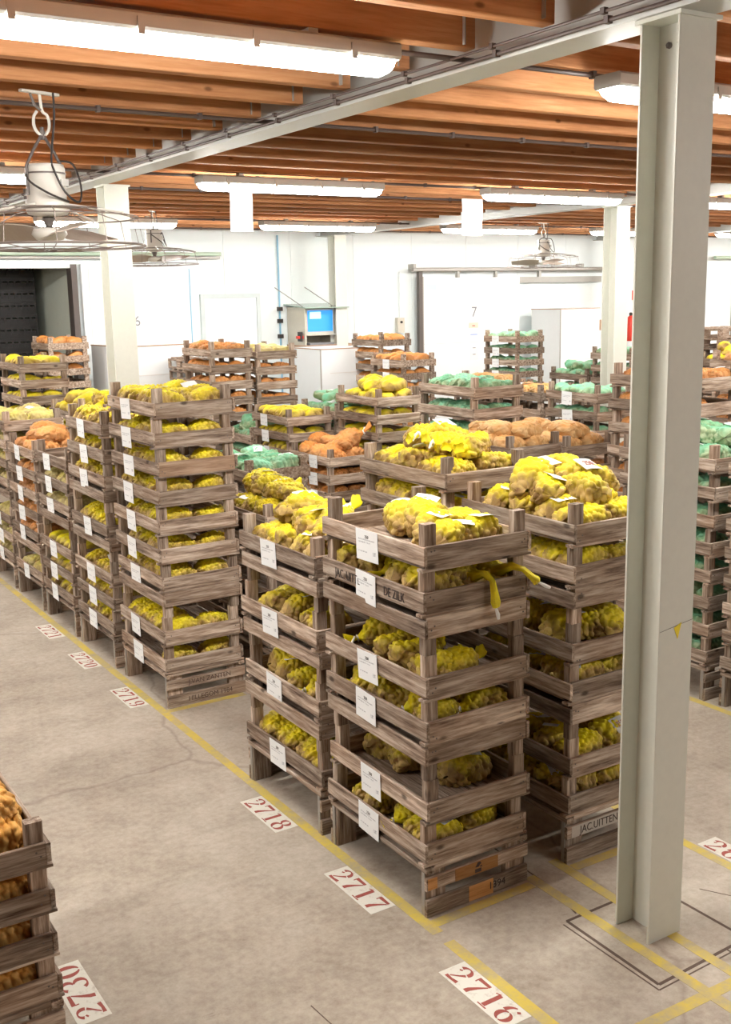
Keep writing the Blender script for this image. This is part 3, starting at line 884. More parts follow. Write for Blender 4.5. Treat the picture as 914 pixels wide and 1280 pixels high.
# black plastic crates stacked in the dark cold room
def black_crate_mesh():
    m = MB()
    W, D, Hh = 0.58, 0.38, 0.172
    for z0, z1 in ((0.0, 0.05), (0.13, 0.172)):
        m.box(-W / 2, W / 2, -D / 2, -D / 2 + 0.02, z0, z1).box(-W / 2, W / 2, D / 2 - 0.02, D / 2, z0, z1)
        m.box(-W / 2, -W / 2 + 0.02, -D / 2, D / 2, z0, z1).box(W / 2 - 0.02, W / 2, -D / 2, D / 2, z0, z1)
    m.box(-W / 2 + 0.006, W / 2 - 0.006, -D / 2 + 0.008, -D / 2 + 0.016, 0.05, 0.11)
    for q in range(7):
        xx = -W / 2 + (W - 0.03) * q / 6
        m.box(xx, xx + 0.03, -D / 2, -D / 2 + 0.015, 0.05, 0.13)
    for s in (-1, 1):
        for q in (-1, 0, 1):
            m.box(s * (W / 2 - 0.008) - 0.008, s * (W / 2 - 0.008) + 0.008, q * 0.15 - 0.015, q * 0.15 + 0.015, 0.05, 0.13)
    m.box(-W / 2 + 0.02, W / 2 - 0.02, -D / 2 + 0.02, D / 2 - 0.02, 0.0, 0.012)
    return m.mesh('black_crate', M['black_crate'])
BC = black_crate_mesh()
for ci, (xx, lb) in enumerate(((4.36, 'beside the pale green wall'), (3.74, 'in the middle of the dark doorway'), (3.12, 'furthest from the pale green wall'))):
    for q in range(17):
        o = link('black_crate', BC)
        o.location = (xx, 16.6 + RND.uniform(-0.01, 0.01), 0.174 * q)
        tag(o, 'black plastic crate in the cold room stack ' + lb, 'crate', 'black crates stacked ' + lb)

# ------------------------------------------------------------------ wooden crates
LX, LY, PITCH_A, BH = 0.52, 0.75, 0.173, 0.088
T = 0.015
def jit(v, a):
    return v + RND.uniform(-a, a)
SIDE = [MB().cbox(-T / 2, T / 2, -LY / 2 - RND.uniform(0, .006), LY / 2 + RND.uniform(0, .006), -BH / 2 + 0.017, jit(BH, .003) / 2, 1, 0.0025).mesh('side_board', M['wood_y']) for _ in range(3)]
END = [MB().cbox(-LX / 2 + T, LX / 2 - T, -T / 2, T / 2, -jit(BH, .003) / 2, jit(BH, .003) / 2, 0, 0.0025).mesh('end_board', M['wood_x']) for _ in range(3)]
END_TAN = MB().cbox(-LX / 2 + T, LX / 2 - T, -T / 2, T / 2, -BH / 2, BH / 2, 0, 0.0025).mesh('end_board', M['tan_x'])
POST = [MB().cbox(-0.0275, 0.0275, -0.02, 0.02, 0.006, PITCH_A - 0.001, 2, 0.003).mesh('corner_post', M['wood_z']) for _ in range(2)]
LEG = MB().cbox(-0.0275, 0.0275, -0.02, 0.02, 0.0, 0.155, 2, 0.003).mesh('corner_post', M['wood_z'])
SLAT = MB().cbox(-0.049, 0.049, -LY / 2 + T, LY / 2 - T, 0.001, 0.011, 1, 0.002).mesh('floor_slat', M['wood_y'])
def floor_panel_mesh():
    m = MB()
    for q in range(5):
        c = -0.2 + 0.1 * q
        m.box(c - 0.049, c + 0.049, -LY / 2 + T, LY / 2 - T, 0.001, 0.011)
    return m.mesh('floor_panel', M['wood_y'])
FLOORP = floor_panel_mesh()
BATTEN = MB().cbox(-LX / 2 - 0.004, LX / 2 + 0.004, -0.02, 0.02, -0.004, 0.008, 0, 0.002).mesh('bottom_batten', M['wood_x'])
LABEL_M = MB().add([(-0.0015, -0.078, -0.125), (-0.0015, 0.078, -0.125), (-0.004, 0.078, 0.0), (-0.004, -0.078, 0.0), (0.0, -0.078, -0.125), (0.0, 0.078, -0.125), (-0.0025, 0.078, 0.0), (-0.0025, -0.078, 0.0)],
                   [(0, 3, 2, 1), (4, 5, 6, 7), (0, 1, 5, 4), (1, 2, 6, 5), (2, 3, 7, 6), (3, 0, 4, 7)]).mesh('paper_label', M['label'])
# nail heads: one small mesh, a part of end boards on the near stacks
NAIL = MB().lathe([(0.0035, 0), (0.0035, 0.002)], 0, 0, 6).mesh('nail', M['dark_metal'])
HEADER = {}
def header_mesh(txt):
    if txt not in HEADER:
        HEADER[txt] = text_mesh('label_print', txt, 0.018, M['print_black'], 0.0003)
    return HEADER[txt]

def crate_far_mesh(legs=False):
    """small distant crate: boards, posts and floor in one mesh"""
    m = MB()
    z0 = 0.0 if not legs else 0.072
    for s in (-1, 1):
        m.box(s * (LX / 2 - T / 2) - T / 2, s * (LX / 2 - T / 2) + T / 2, -LY / 2, LY / 2, z0, z0 + BH)
        m.box(-LX / 2 + T, LX / 2 - T, s * (LY / 2 - T / 2) - T / 2, s * (LY / 2 - T / 2) + T / 2, z0, z0 + BH)
        for s2 in (-1, 1):
            cx, cy = s * (LX / 2 - T - 0.0275), s2 * (LY / 2 - T - 0.02)
            m.box(cx - 0.0275, cx + 0.0275, cy - 0.02, cy + 0.02, 0.004, PITCH_A - 0.001)
    m.box(-LX / 2 + T, LX / 2 - T, -LY / 2 + T, LY / 2 - T, z0 + 0.001, z0 + 0.011)
    return m.mesh('wooden_crate', M['crate_far'])
FARM = crate_far_mesh()

def make_crate(x, y, z, rz, label, group, near, zs=1.0, spacer=False, tan=False, lab=None, header=None):
    if not near:
        o = link('wooden_crate', FARM)
        o.location = (x, y, z); o.rotation_euler.z = rz; o.scale.z = zs
        tag(o, label, 'crate', group)
        if lab is not None:
            p = link('paper_label', LABEL_M, o)
            p.location = (-LX / 2 - 0.001, lab, BH + 0.002)
        return o
    o = empty('spacer_crate' if spacer else 'wooden_crate', (x, y, z), rz, label, 'crate', group)
    o.scale.z = zs
    zb = (0.072 if spacer else 0.0) + BH / 2 + 0.003
    if spacer:
        zb -= 0.006
    for s in (-1, 1):
        b = link('side_board', RND.choice(SIDE), o)
        b.location = (s * (LX / 2 - T / 2), RND.uniform(-.003, .003), zb + RND.uniform(-.002, .002) - (0.014 if spacer else 0))
        b.rotation_euler = (RND.uniform(-.004, .004), 0, RND.uniform(-.003, .003))
        if s < 0 and lab is not None:
            p = link('paper_label', LABEL_M, o)
            p.location = (-LX / 2 - 0.0015, lab + RND.uniform(-.02, .02), BH + 0.004)
            p.rotation_euler = (RND.uniform(-.05, .05), 0, RND.uniform(-.03, .03))
            if header:
                q = link('label_print', header_mesh(header), p)
                q.matrix_local = Matrix.Translation((-0.0042, 0.0, -0.028)) @ Matrix.Rotation(-PI / 2, 4, 'Z') @ Matrix.Rotation(PI / 2, 4, 'X')
        b = link('end_board', END_TAN if tan else RND.choice(END), o)
        b.location = (0, s * (LY / 2 - T / 2), zb + RND.uniform(-.002, .002))
        b.rotation_euler = (0, RND.uniform(-.004, .004), 0)
        if s < 0 and y < 6.5:
            for nx in (-0.225, -0.21, 0.215, 0.228):
                nl = link('nail', NAIL, b)
                nl.matrix_local = Matrix.Translation((nx, -T / 2, RND.uniform(-.03, .03))) @ Matrix.Rotation(PI / 2, 4, 'X')
        for s2 in (-1, 1):
            p = link('corner_post', LEG if spacer else RND.choice(POST), o)
            p.location = (s * (LX / 2 - T - 0.0275), s2 * (LY / 2 - T - 0.02), 0)
        if not spacer:
            bt = link('bottom_batten', BATTEN, o)
            bt.location = (0, s * (LY / 2 - 0.02), 0.0)
    zf = 0.072 if spacer else 0.0
    if near > 1:
        for q in range(5):
            f = link('floor_slat', SLAT, o)
            f.location = (-0.2 + 0.1 * q, 0, zf + 0.006)
    else:
        f = link('floor_panel', FLOORP, o)
        f.location.z = zf + 0.006
    return o

BASE_H = 0.222
def make_base(x, y, rz, label, group, decor=None):
    o = empty('pallet_base', (x, y, 0), rz, label, 'pallet', group)
    dark = M['wood_x']
    for s in (-1, 1):
        y_out = s * (LY / 2 - 0.008)
        for (z0, z1) in ((0.0, 0.075), (0.115, 0.172)):
            sl = MB().cbox(-LX / 2, LX / 2, y_out - 0.009, y_out + 0.009, z0, z1, 0, 0.003).build('end_slat', dark, o)
            if decor == '2717' and s < 0:
                if z0 > 0:
                    MB().box(-0.12, 0.10, y_out - 0.0105, y_out - 0.009, z0 + 0.002, z1 - 0.002).build('orange_stain', M['orange_paint'], sl)
                    MB().box(-0.255, -0.21, y_out - 0.0105, y_out - 0.009, z0 + 0.004, z1 - 0.004).build('orange_stain', M['orange_paint'], sl)
                    q = MB()
                    q.prism([(-0.018, z0 + .032), (-0.006, z0 + .052), (0.006, z0 + .052), (0.012, z0 + .044), (0.004, z0 + .040), (0.0, z0 + .032)], y_out - .0115, y_out - .0105, 1)
                    q.box(-0.02, 0.012, y_out - .0115, y_out - .0105, z0 + .008, z0 + .024)
                    q.box(0.006, 0.016, y_out - .0115, y_out - .0105, z0 + .029, z0 + .034)
                    q.build('stamp', M['print_black'], sl)
                else:
                    MB().box(-0.05, 0.075, y_out - 0.0105, y_out - 0.009, z0 + 0.004, z1 - 0.004).build('orange_stain', M['orange_paint'], sl)
                    link('stencil_print', text_mesh('stencil_print', '1394', 0.045, M['print_black']), sl).matrix_local = Matrix.Translation((0.095, y_out - 0.0108, 0.040)) @ Matrix.Rotation(PI / 2, 4, 'X')
            if decor == '250' and s < 0 and z0 > 0:
                MB().box(-0.235, 0.25, y_out - 0.0102, y_out - 0.009, z0 + 0.002, z1 - 0.002).build('pale_slat_face', flat('pale_wood', (0.46, 0.42, 0.37), 0.8, var=0.15, scale=50), sl)
                tm = link('stencil_print', text_mesh('stencil_print', 'JAC.UITTENBOGAARD', 0.05, M['print_black']), sl)
                tm.matrix_local = Matrix.Translation((0.03, y_out - 0.0108, z0 + 0.028)) @ Matrix.Rotation(PI / 2, 4, 'X') @ Matrix.Scale(0.86, 4, (1, 0, 0))
            if decor == '2719' and s < 0:
                tm = link('stencil_print', text_mesh('stencil_print', 'J.VAN ZANTEN' if z0 > 0 else 'HILLEGOM 1984', 0.042, M['print_faint']), sl)
                tm.matrix_local = Matrix.Translation((0.02, y_out - 0.0096, (z0 + z1) / 2)) @ Matrix.Rotation(PI / 2, 4, 'X')
        for s2 in (-1, 1):
            MB().cbox(s * (LX / 2 - 0.055) - 0.05, s * (LX / 2 - 0.055) + 0.05, s2 * (LY / 2 - 0.032) - 0.015, s2 * (LY / 2 - 0.032) + 0.015, 0.0, 0.195, 2, 0.003).build('leg', M['wood_z'], o)
            MB().box(s * (LX / 2 - 0.002) - 0.002, s * (LX / 2 - 0.002) + 0.002, s2 * (LY / 2 - 0.026) - 0.01, s2 * (LY / 2 - 0.026) + 0.01, 0.002, 0.19).build('steel_edge', M['zinc'], o)
        MB().cbox(s * (LX / 2 - 0.02) - 0.02, s * (LX / 2 - 0.02) + 0.02, -LY / 2 + 0.002, LY / 2 - 0.002, 0.188, 0.212, 1, 0.003).build('top_rail', M['wood_y'], o)
        MB().cbox(-LX / 2 + 0.04, LX / 2 - 0.04, s * (LY / 2 - 0.022) - 0.02, s * (LY / 2 - 0.022) + 0.02, 0.196, 0.218, 0, 0.003).build('top_rail', M['wood_x'], o)
    return o
def base_far_mesh():
    m = MB()
    for s in (-1, 1):
        y_out = s * (LY / 2 - 0.008)
        for (z0, z1) in ((0.0, 0.075), (0.115, 0.172), (0.195, 0.215)):
            m.box(-LX / 2, LX / 2, y_out - 0.009, y_out + 0.009, z0, z1)
        m.box(s * LX / 2 - (0.03 if s > 0 else 0), s * LX / 2 + (0 if s > 0 else 0.03), -LY / 2, LY / 2, 0.188, 0.212)
        for s2 in (-1, 1):
            m.box(s * (LX / 2 - 0.055) - 0.05, s * (LX / 2 - 0.055) + 0.05, s2 * (LY / 2 - 0.032) - 0.015, s2 * (LY / 2 - 0.032) + 0.015, 0.0, 0.195)
    return m.mesh('pallet_base', M['wood_x'])
BASEFAR = base_far_mesh()

# ------------------------------------------------------------------ net bags of bulbs
def bag_shape(seed, L, W, H, nu, nv, bulb, amp, neck):
    """returns verts (n,3), faces, colour attribute; long axis x, resting on z = 0"""
    rng = np.random.RandomState(seed)
    s = np.linspace(-1, 1, nv)
    th = np.linspace(0, 2 * np.pi, nu, endpoint=False)
    S, TH = np.meshgrid(s, th, indexing='ij')
    endp = np.where(S > 0, 2.6 if neck else 4.5, 4.5)
    prof = np.clip(1 - np.abs(S) ** endp, 0, 1) ** 0.5
    prof = np.maximum(prof, 0.03)
    lump = 1 + 0.10 * np.sin(S * 3.1 + rng.rand() * 6) * np.cos(TH + rng.rand() * 6) + 0.08 * np.sin(2 * TH + rng.rand() * 6 + 2 * S)
    c, sn = np.cos(TH), np.sin(TH)
    pw = 0.72
    crease = 1 + 0.10 * np.clip((np.abs(S) - 0.55) / 0.4, 0, 1) * np.sin(9 * TH + rng.rand() * 6)
    yy = np.sign(c) * np.abs(c) ** pw * W / 2 * prof ** 0.8 * lump * crease
    zz = np.sign(sn) * np.abs(sn) ** pw * H / 2 * prof * lump * crease
    zz = zz + 0.10 * H * np.sin(S * 2.6 + rng.rand() * 6) * (zz > 0) * prof
    xx = S * L / 2 + 0.012 * np.sin(TH + rng.rand() * 6) * np.abs(S)
    bend = 0.06 * W * np.sin(S * 2 + rng.rand() * 6)
    P = np.stack([xx, yy + bend, zz], -1).reshape(-1, 3)
    C0 = np.stack([xx * 0.86, yy * 0 + bend, zz * 0], -1).reshape(-1, 3)
    N = P - C0
    N /= np.maximum(np.linalg.norm(N, axis=1, keepdims=True), 1e-6)
    # bulbs: random seeds thinned to even spacing
    cand = P[rng.permutation(len(P))]
    cen = []
    r2_ = (bulb * 0.82) ** 2
    for q in cand:
        if all(((q - k) ** 2).sum() > r2_ for k in cen):
            cen.append(q)
    cen = np.array(cen)
    d = np.sqrt(((P[:, None, :] - cen[None]) ** 2).sum(-1))
    k = d.argmin(1)
    dm = d.min(1)
    hgt = np.sqrt(np.clip(1 - (dm / (bulb * 0.53)) ** 2, 0, 1))
    cover_lo = 0.5 + 0.5 * np.sin(P[:, 0] / L * 5 + rng.rand() * 6) * np.cos(np.arctan2(P[:, 2], P[:, 1]) * 2 + rng.rand() * 6)
    sabs = np.abs(S).reshape(-1)
    smooth_end = np.clip((sabs - 0.78) / 0.2, 0, 1)
    Sf = S.reshape(-1)
    blunt = np.clip((sabs - 0.70) / 0.25, 0, 1) * ((Sf < 0) | (not neck))
    smooth_end = smooth_end * ((Sf > 0) & bool(neck))
    P = P + N * (amp * hgt * (1 - 0.8 * smooth_end))[:, None]
    tone = rng.rand(len(cen))[k]
    cover = -0.20 + 0.50 * cover_lo + 0.8 * smooth_end - 0.55 * blunt + 0.80 * np.clip(N[:, 2], 0, 1) ** 1.2  # yellower facing up: loose net, plus light from above painted in
    P[:, 2] = np.maximum(P[:, 2], -H * 0.40)
    P[:, 2] += H * 0.40
    colr = np.stack([tone, np.clip(cover, 0, 1), smooth_end, np.ones_like(tone)], -1)
    faces = []
    for i in range(nv - 1):
        for j in range(nu):
            j2 = (j + 1) % nu
            faces.append((i * nu + j, i * nu + j2, (i + 1) * nu + j2, (i + 1) * nu + j))
    return P, faces, colr

def col_attr(me, colr):
    at = me.attributes.new('bulb', 'FLOAT_COLOR', 'POINT')
    at.data.foreach_set('color', np.asarray(colr, np.float32).ravel())

def np_mesh(name, P, faces, colr, mat):
    me = bpy.data.meshes.new(name)
    me.from_pydata([tuple(p) for p in P], [], faces)
    col_attr(me, colr)
    me.materials.append(mat)
    me.polygons.foreach_set('use_smooth', [True] * len(me.polygons))
    me.update()
    return me

def neck_geo(seed, L, H):
    """gathered end of the net: pinch then a ruffled flare"""
    rng = random.Random(seed)
    z = H * 0.42
    prof = [(0.0, 0.030), (0.018, 0.016), (0.03, 0.009), (0.045, 0.014), (0.07, 0.024), (0.085, 0.026)]
    seg = 14
    ph = rng.random() * 6
    dy, dz = rng.uniform(-0.03, 0.03), rng.uniform(-0.02, 0.03)
    vs, fs = [], []
    for i, (t, r) in enumerate(prof):
        u = t / 0.085
        for k in range(seg):
            a = 2 * PI * k / seg
            ruf = 1 + 0.35 * max(0, u - 0.35) * math.sin(4 * a + ph)
            vs.append((L / 2 * 0.94 + t, r * ruf * math.cos(a) + dy * u * u, z + r * ruf * math.sin(a) * 0.8 + dz * u * u))
    for i in range(len(prof) - 1):
        for k in range(seg):
            k2 = (k + 1) % seg
            fs.append((i * seg + k, (i + 1) * seg + k, (i + 1) * seg + k2, i * seg + k2))
    fs.append(tuple(range((len(prof) - 1) * seg, len(prof) * seg)))
    return vs, fs, (L / 2 * 0.94 + 0.03, 0.0, z)

BAG_L, BAG_W, BAG_H = 0.222, 0.116, 0.105
VARIANTS = []          # (L, W, H, neck, tag)
for i in range(8):
    VARIANTS.append((BAG_L * (1 + 0.06 * math.sin(i * 2.1)), BAG_W * (1 + 0.08 * math.cos(i * 1.7)), BAG_H * (1 + 0.08 * math.sin(i * 3.3)), i in (1, 2, 5, 6), i in (2, 3)))
SHAPES = [bag_shape(11 + i, L, W, H, 92, 80, 0.025, 0.0115, nk) for i, (L, W, H, nk, tg) in enumerate(VARIANTS)]
MIDS = [bag_shape(11 + i, L, W, H, 56, 48, 0.028, 0.009, nk) for i, (L, W, H, nk, tg) in enumerate(VARIANTS)]
LOW = [bag_shape(11 + i, L, W, H, 16, 13, 0.03, 0.004, nk) for i, (L, W, H, nk, tg) in enumerate(VARIANTS)]
BAGMESH, NECKMESH, TIEMESH, TAGMESH = {}, {}, {}, {}
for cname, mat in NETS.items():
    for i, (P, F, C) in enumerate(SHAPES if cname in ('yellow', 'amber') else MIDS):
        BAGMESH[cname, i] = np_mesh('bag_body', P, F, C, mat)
        L, W, H, nk, tg = VARIANTS[i]
        if nk:
            vs, fs, tp = neck_geo(i, L, H)
            NECKMESH[cname, i] = np_mesh('gathered_neck', vs, fs, [(0.5, 1.0, 1.0, 1.0)] * len(vs), mat)
for i, (L, W, H, nk, tg) in enumerate(VARIANTS):
    if nk:
        vs, fs, tp = neck_geo(i, L, H)
        m = MB()
        m.tube([(tp[0] - 0.002, 0.012 * math.cos(a), tp[2] + 0.012 * math.sin(a)) for a in [q * 2 * PI / 10 for q in range(11)]], 0.004, 5, False)
        m.tube([tp, (tp[0] + 0.012, 0.02, tp[2] + 0.016), (tp[0] + 0.028, 0.032, tp[2] + 0.004), (tp[0] + 0.036, 0.036, tp[2] - 0.022)], [0.003, 0.005, 0.006, 0.005], 5)
        TIEMESH[i] = m.mesh('white_tie', M['tie'])
def tag_mesh(mat):
    # a slightly bent card, 6.5 x 9.5 cm
    vs, fs = [], []
    n = 4
    for i in range(n + 1):
        u = i / n
        z = 0.004 * math.sin(u * PI)
        for s in (-1, 1):
            vs += [(u * 0.095 - 0.0475, s * 0.033, z), (u * 0.095 - 0.0475, s * 0.033, z + 0.0012)]
    for i in range(n):
        b = 4 * i
        fs += [(b, b + 2, b + 6, b + 4), (b + 1, b + 5, b + 7, b + 3), (b, b + 4, b + 5, b + 1), (b + 2, b + 3, b + 7, b + 6)]
    fs += [(0, 1, 3, 2), (4 * n, 4 * n + 2, 4 * n + 3, 4 * n + 1)]
    return MB().add(vs, fs).mesh('paper_tag', mat)
TAGM, TAGG = tag_mesh(M['paper']), tag_mesh(M['grey_tag'])
TAG250 = text_mesh('tag_print', '250', 0.034, M['tag_red'], 0.0004)

BAGS = []      # dicts collected, built once their distance is known
def put_bag(pos, rot, colour, variant, label, group, scale=1.0, tagged=False, num=False):
    sv = scale if isinstance(scale, (tuple, list)) else (scale,) * 3
    scale = sv[1]
    BAGS.append(dict(pos=pos, rot=rot, c=colour, v=variant, label=label, group=group, s=scale, sv=sv, tag=tagged, num=num))

def fill(cx, cy, z, rz, colour, mode, label, group, rng):
    """lay bags into a crate whose base centre is (cx, cy, z)"""
    plain = mode in ('rows', 'front', 'left', 'right', 'big')
    def w(u, v, h, rx, ry, rzz, sc=1.0, tagged=False, var=None, num=False):
        if var is None and plain:
            var = rng.choice((0, 4, 7))
        a = Vector((u, v, 0))
        a.rotate(Euler((0, 0, rz)))
        if not isinstance(sc, tuple):
            sc = (min(sc, 1.0), sc, sc) if (h < 0.1 and abs(math.cos(rzz)) > 0.6) else (sc, sc, sc)
        cs, sn = abs(math.cos(rzz)), abs(math.sin(rzz))
        hx = 0.5 * (BAG_L * 1.05 * sc[0] * cs + BAG_W * 1.25 * sc[1] * sn) + 0.012
        hy = 0.5 * (BAG_L * 1.05 * sc[0] * sn + BAG_W * 1.25 * sc[1] * cs) + 0.010
        k = 1.0 if h < 0.1 else 0.8
        lx, ly = max(0.0, LX / 2 - T - hx * k), max(0.0, LY / 2 - T - hy * k)
        a.x, a.y = max(-lx, min(lx, a.x)), max(-ly, min(ly, a.y))
        put_bag((cx + a.x, cy + a.y, z + h), (rx, ry, rz + rzz), colour, rng.randrange(8) if var is None else var, label, group, sc, tagged, num)
    fz = 0.018
    if mode in ('rows', 'front', 'left', 'right'):
        n = 7
        step = (LY - 2 * T - 0.05) / n
        for cidx in (0, 1):
            for r in range(n):
                if mode == 'rows' and not (cidx == 0 or r == 0):
                    continue
                if mode == 'left' and cidx == 1:
                    continue
                if mode == 'right' and r > 0:
                    continue
                if mode == 'front' and not (cidx == 0 or r == 0):
                    continue
                v = -LY / 2 + T + 0.025 + step * (r + 0.5)
                u = (-0.122 if cidx == 0 else 0.122) + rng.uniform(-.008, .008)
                if rng.random() < 0.06 and r > 0:
                    continue
                w(u, v, fz + rng.uniform(0, .008), (rng.uniform(-.4, .1) if 0 < r < n - 1 else rng.uniform(-.05, .05)), rng.uniform(-.06, .06), rng.uniform(-.12, .12) + (PI if rng.random() < .5 else 0), rng.uniform(.94, 1.06), rng.random() < 0.05)
    elif mode == 'full':
        n = 6
        step = (LY - 2 * T - 0.04) / n
        for cidx in (0, 1):
            for r in range(n):
                v = -LY / 2 + T + 0.02 + step * (r + 0.5)
                u = (-0.122 if cidx == 0 else 0.122) + rng.uniform(-.012, .012)
                w(u, v, fz + rng.uniform(.01, .035), rng.uniform(-.3, .3), rng.uniform(-.1, .1), rng.uniform(-.12, .12) + PI * cidx, rng.uniform(1.0, 1.1), rng.random() < 0.2)
    elif mode == 'heap':
        for cidx in (0, 1):
            for r in range(5):
                v = -LY / 2 + 0.085 + 0.145 * r
                u = (-0.122 if cidx == 0 else 0.122) + rng.uniform(-.012, .012)
                w(u, v, fz + rng.uniform(.0, .02), rng.uniform(-.2, .2), rng.uniform(-.1, .1), rng.uniform(-.15, .15) + PI * cidx, rng.uniform(1.1, 1.2), rng.random() < 0.3)
        for q in range(6):
            w(rng.uniform(-.07, .07), -0.22 + 0.088 * q, fz + 0.10 + rng.uniform(0, .03), rng.uniform(-.35, .35), rng.uniform(-.25, .25), rng.uniform(-1.2, 1.2) + (PI if rng.random() < .5 else 0), rng.uniform(1.05, 1.25), rng.random() < 0.4)
    elif mode == 'big':
        for q, (u, v) in enumerate(((-.12, -.25), (.12, -.25), (-.12, -.04), (.12, -.04), (-.12, .18), (.12, .18))):
            w(u, v, fz, rng.uniform(-.06, .06), rng.uniform(-.05, .05), rng.uniform(-.08, .08), (1.0, 1.75, 1.3 + rng.uniform(-.1, .1)), False)
        for q in range(4):
            w(rng.uniform(-.07, .07), -.20 + .13 * q, fz + .115, rng.uniform(-.1, .1), rng.uniform(-.06, .06), rng.uniform(-.4, .4), (1.1, 1.45, 1.0))
    elif isinstance(mode, (list, tuple)):
        for it in mode:
            u, v, h, rx, ry, rzz, sc = it[:7]
            w(u, v, fz + h, rx, ry, rzz, sc, bool(it[7]) if len(it) > 7 else False, it[8] if len(it) > 8 else None, it[9] if len(it) > 9 else False)

ORD = ['bottom', 'second', 'third', 'fourth', 'fifth', 'sixth', 'seventh', 'eighth', 'ninth', 'tenth', 'eleventh', 'twelfth']
NETWORD = {'yellow': 'yellow net bag', 'pale': 'pale yellow net bag', 'orange': 'orange net bag', 'green': 'green net bag', 'cream': 'peach net bag', 'amber': 'amber net bag'}

def stack(x0, y0, levels, T_top, colour, where, near=0, vis=99, top='full', labels=None, mode='rows', colours=None, modes=None, header=None, decor=None, tan=None, jitter=0.006):
    """x0,y0: near-left corner; levels bottom-up of A (crate) and B (legged spacer); T_top: rim height of top crate"""
    rng = random.Random(hash((round(x0 * 100), round(y0 * 100))) & 0xffff)
    n, m = levels.count('A'), levels.count('B')
    p = (T_top - BASE_H - BH - 0.16 * m) / max(1, n - 1)
    zs = p / PITCH_A
    cx, cy = x0 + LX / 2, y0 + LY / 2
    if near:
        make_base(cx, cy, 0, 'wooden pallet base on legs under ' + where, None, decor)
    else:
        o = link('pallet_base', BASEFAR)
        o.location = (cx, cy, 0)
        tag(o, 'wooden pallet base on legs under ' + where, 'pallet')
    z = BASE_H
    ai = 0
    nl = len(levels)
    for i, ch in enumerate(levels):
        lev = 'top' if i == nl - 1 else ORD[i]
        jx, jy, jr = rng.uniform(-jitter, jitter), rng.uniform(-jitter, jitter), rng.uniform(-.010, .010)
        if ch == 'B':
            lb = 'legged wooden spacer crate, %s level of %s' % (lev, where)
            if near:
                make_crate(cx + jx, cy + jy, z, jr, lb, None, near, spacer=True)
            else:
                make_crate(cx + jx, cy + jy, z, jr, lb, None, 0, zs=0.155 / PITCH_A)
            z += 0.16
            continue
        from_top = n - 1 - ai
        lab = None
        if labels is not None and from_top < vis:
            lab = labels if not isinstance(labels, dict) else labels.get(ai)
        lb = 'weathered wooden crate, %s level of %s' % (lev, where)
        make_crate(cx + jx, cy + jy, z, jr, lb, None, near, zs=zs, tan=(tan is not None and ai == tan), lab=lab, header=header)
        c = colours[ai] if colours else colour
        md = top if from_top == 0 else mode
        if modes and ai in modes:
            md = modes[ai]
        if from_top < vis and md:
            fill(cx + jx, cy + jy, z, jr, c, md, '%s in the %s level of %s' % (NETWORD[c], lev, where), 'bags in %s level of %s' % (lev, where), rng)
        z += p
        ai += 1

# --- row at the aisle numbers
m2717 = {
    0: [(-.12, .20, 0, -.2, 0, .1, 1), (-.12, .09, 0, -.2, 0, 0, 1), (-.055, -.08, .02, -.1, .25, 2.9, .98, 0, 1), (-.12, -.20, 0, -.2, 0, .1, 1), (-.12, -.30, 0, -.1, 0, 0, 1), (.10, -.28, 0, 0, .1, .3, 1.1, 0, 5), (.02, -.16, 0, 0, 0, .4, 1)],
    1: [(.10, -.02, 0, 0, 0, .3, 1.25, 1, 3), (.14, .14, 0, 0, 0, -.2, 1.25, 1, 2), (-.02, .14, .01, 0, 0, 1.2, 1.2), (.15, -.14, 0, 0, 0, .3, 1.15, 1, 3), (.0, .27, 0, 0, 0, 0, 1.2)],
    2: [(-.05, .28, .02, -.2, .15, PI, .98, 0, 1), (-.12, .17, 0, -.2, 0, 0, 1), (-.12, .07, 0, -.2, 0, .1, 1), (-.12, -.04, 0, -.3, 0, -.1, 1), (-.06, -.16, .03, 0, .3, 2.8, 1.0, 0, 2), (-.12, -.28, 0, -.2, 0, .1, 1.02), (.10, -.29, .01, 0, 0, PI, 1.0, 0, 5), (.13, -.17, .01, .1, 0, .2, 1.1), (.13, -.05, 0, 0, 0, 0, 1.1)],
    3: [(-.05, .2, .05, 0, .25, 2.8, 1.1, 0, 5), (-.12, .03, .02, -.2, 0, .5, 1.12), (-.11, -.10, .02, -.1, 0, .3, 1.15, 0, 6), (-.10, -.22, 0, 0, 0, .2, 1.15), (-.04, -.30, 0, 0, 0, .15, 1.1, 0, 1)],
    4: [(-.12, .26, .02, -.1, 0, .1, 1.05), (-.12, .13, .03, -.2, .1, .2, 1.1, 0, 2), (-.03, .02, .04, 0, .25, 2.9, 1.05, 0, 6), (-.12, -.10, .02, -.1, 0, .1, 1.08, 1, 3), (-.12, -.24, .02, 0, 0, 0, 1.08), (.11, .1, .02, 0, 0, PI, 1.05, 0, 2), (.11, -.05, .03, 0, 0, PI, 1.05, 0, 1), (.11, .26, .02, 0, 0, PI, 1.05), (-.04, -.24, .06, 0, .1, .2, 1.0, 0, 5)],
    5: [(.03, .20, .01, 0, 0, 1.2, 1.15), (.07, .06, .01, 0, 0, .7, 1.2, 0, 4), (.02, -.09, .01, 0, 0, .5, 1.2, 1, 3), (.13, -.10, .02, 0, .05, .35, 1.2, 0, 7), (-.02, -.25, .0, 0, 0, .3, 1.15, 1, 3), (.14, -.25, .01, 0, 0, .25, 1.15, 1, 2), (.16, .17, .02, .1, 0, .9, 1.1, 0, 2)],
}
stack(2.285, 3.235, 'AABAABAA', 1.515, 'yellow', 'the half-empty stack with orange-marked base', 2, labels=0.03, modes=m2717, header='250', decor='2717')
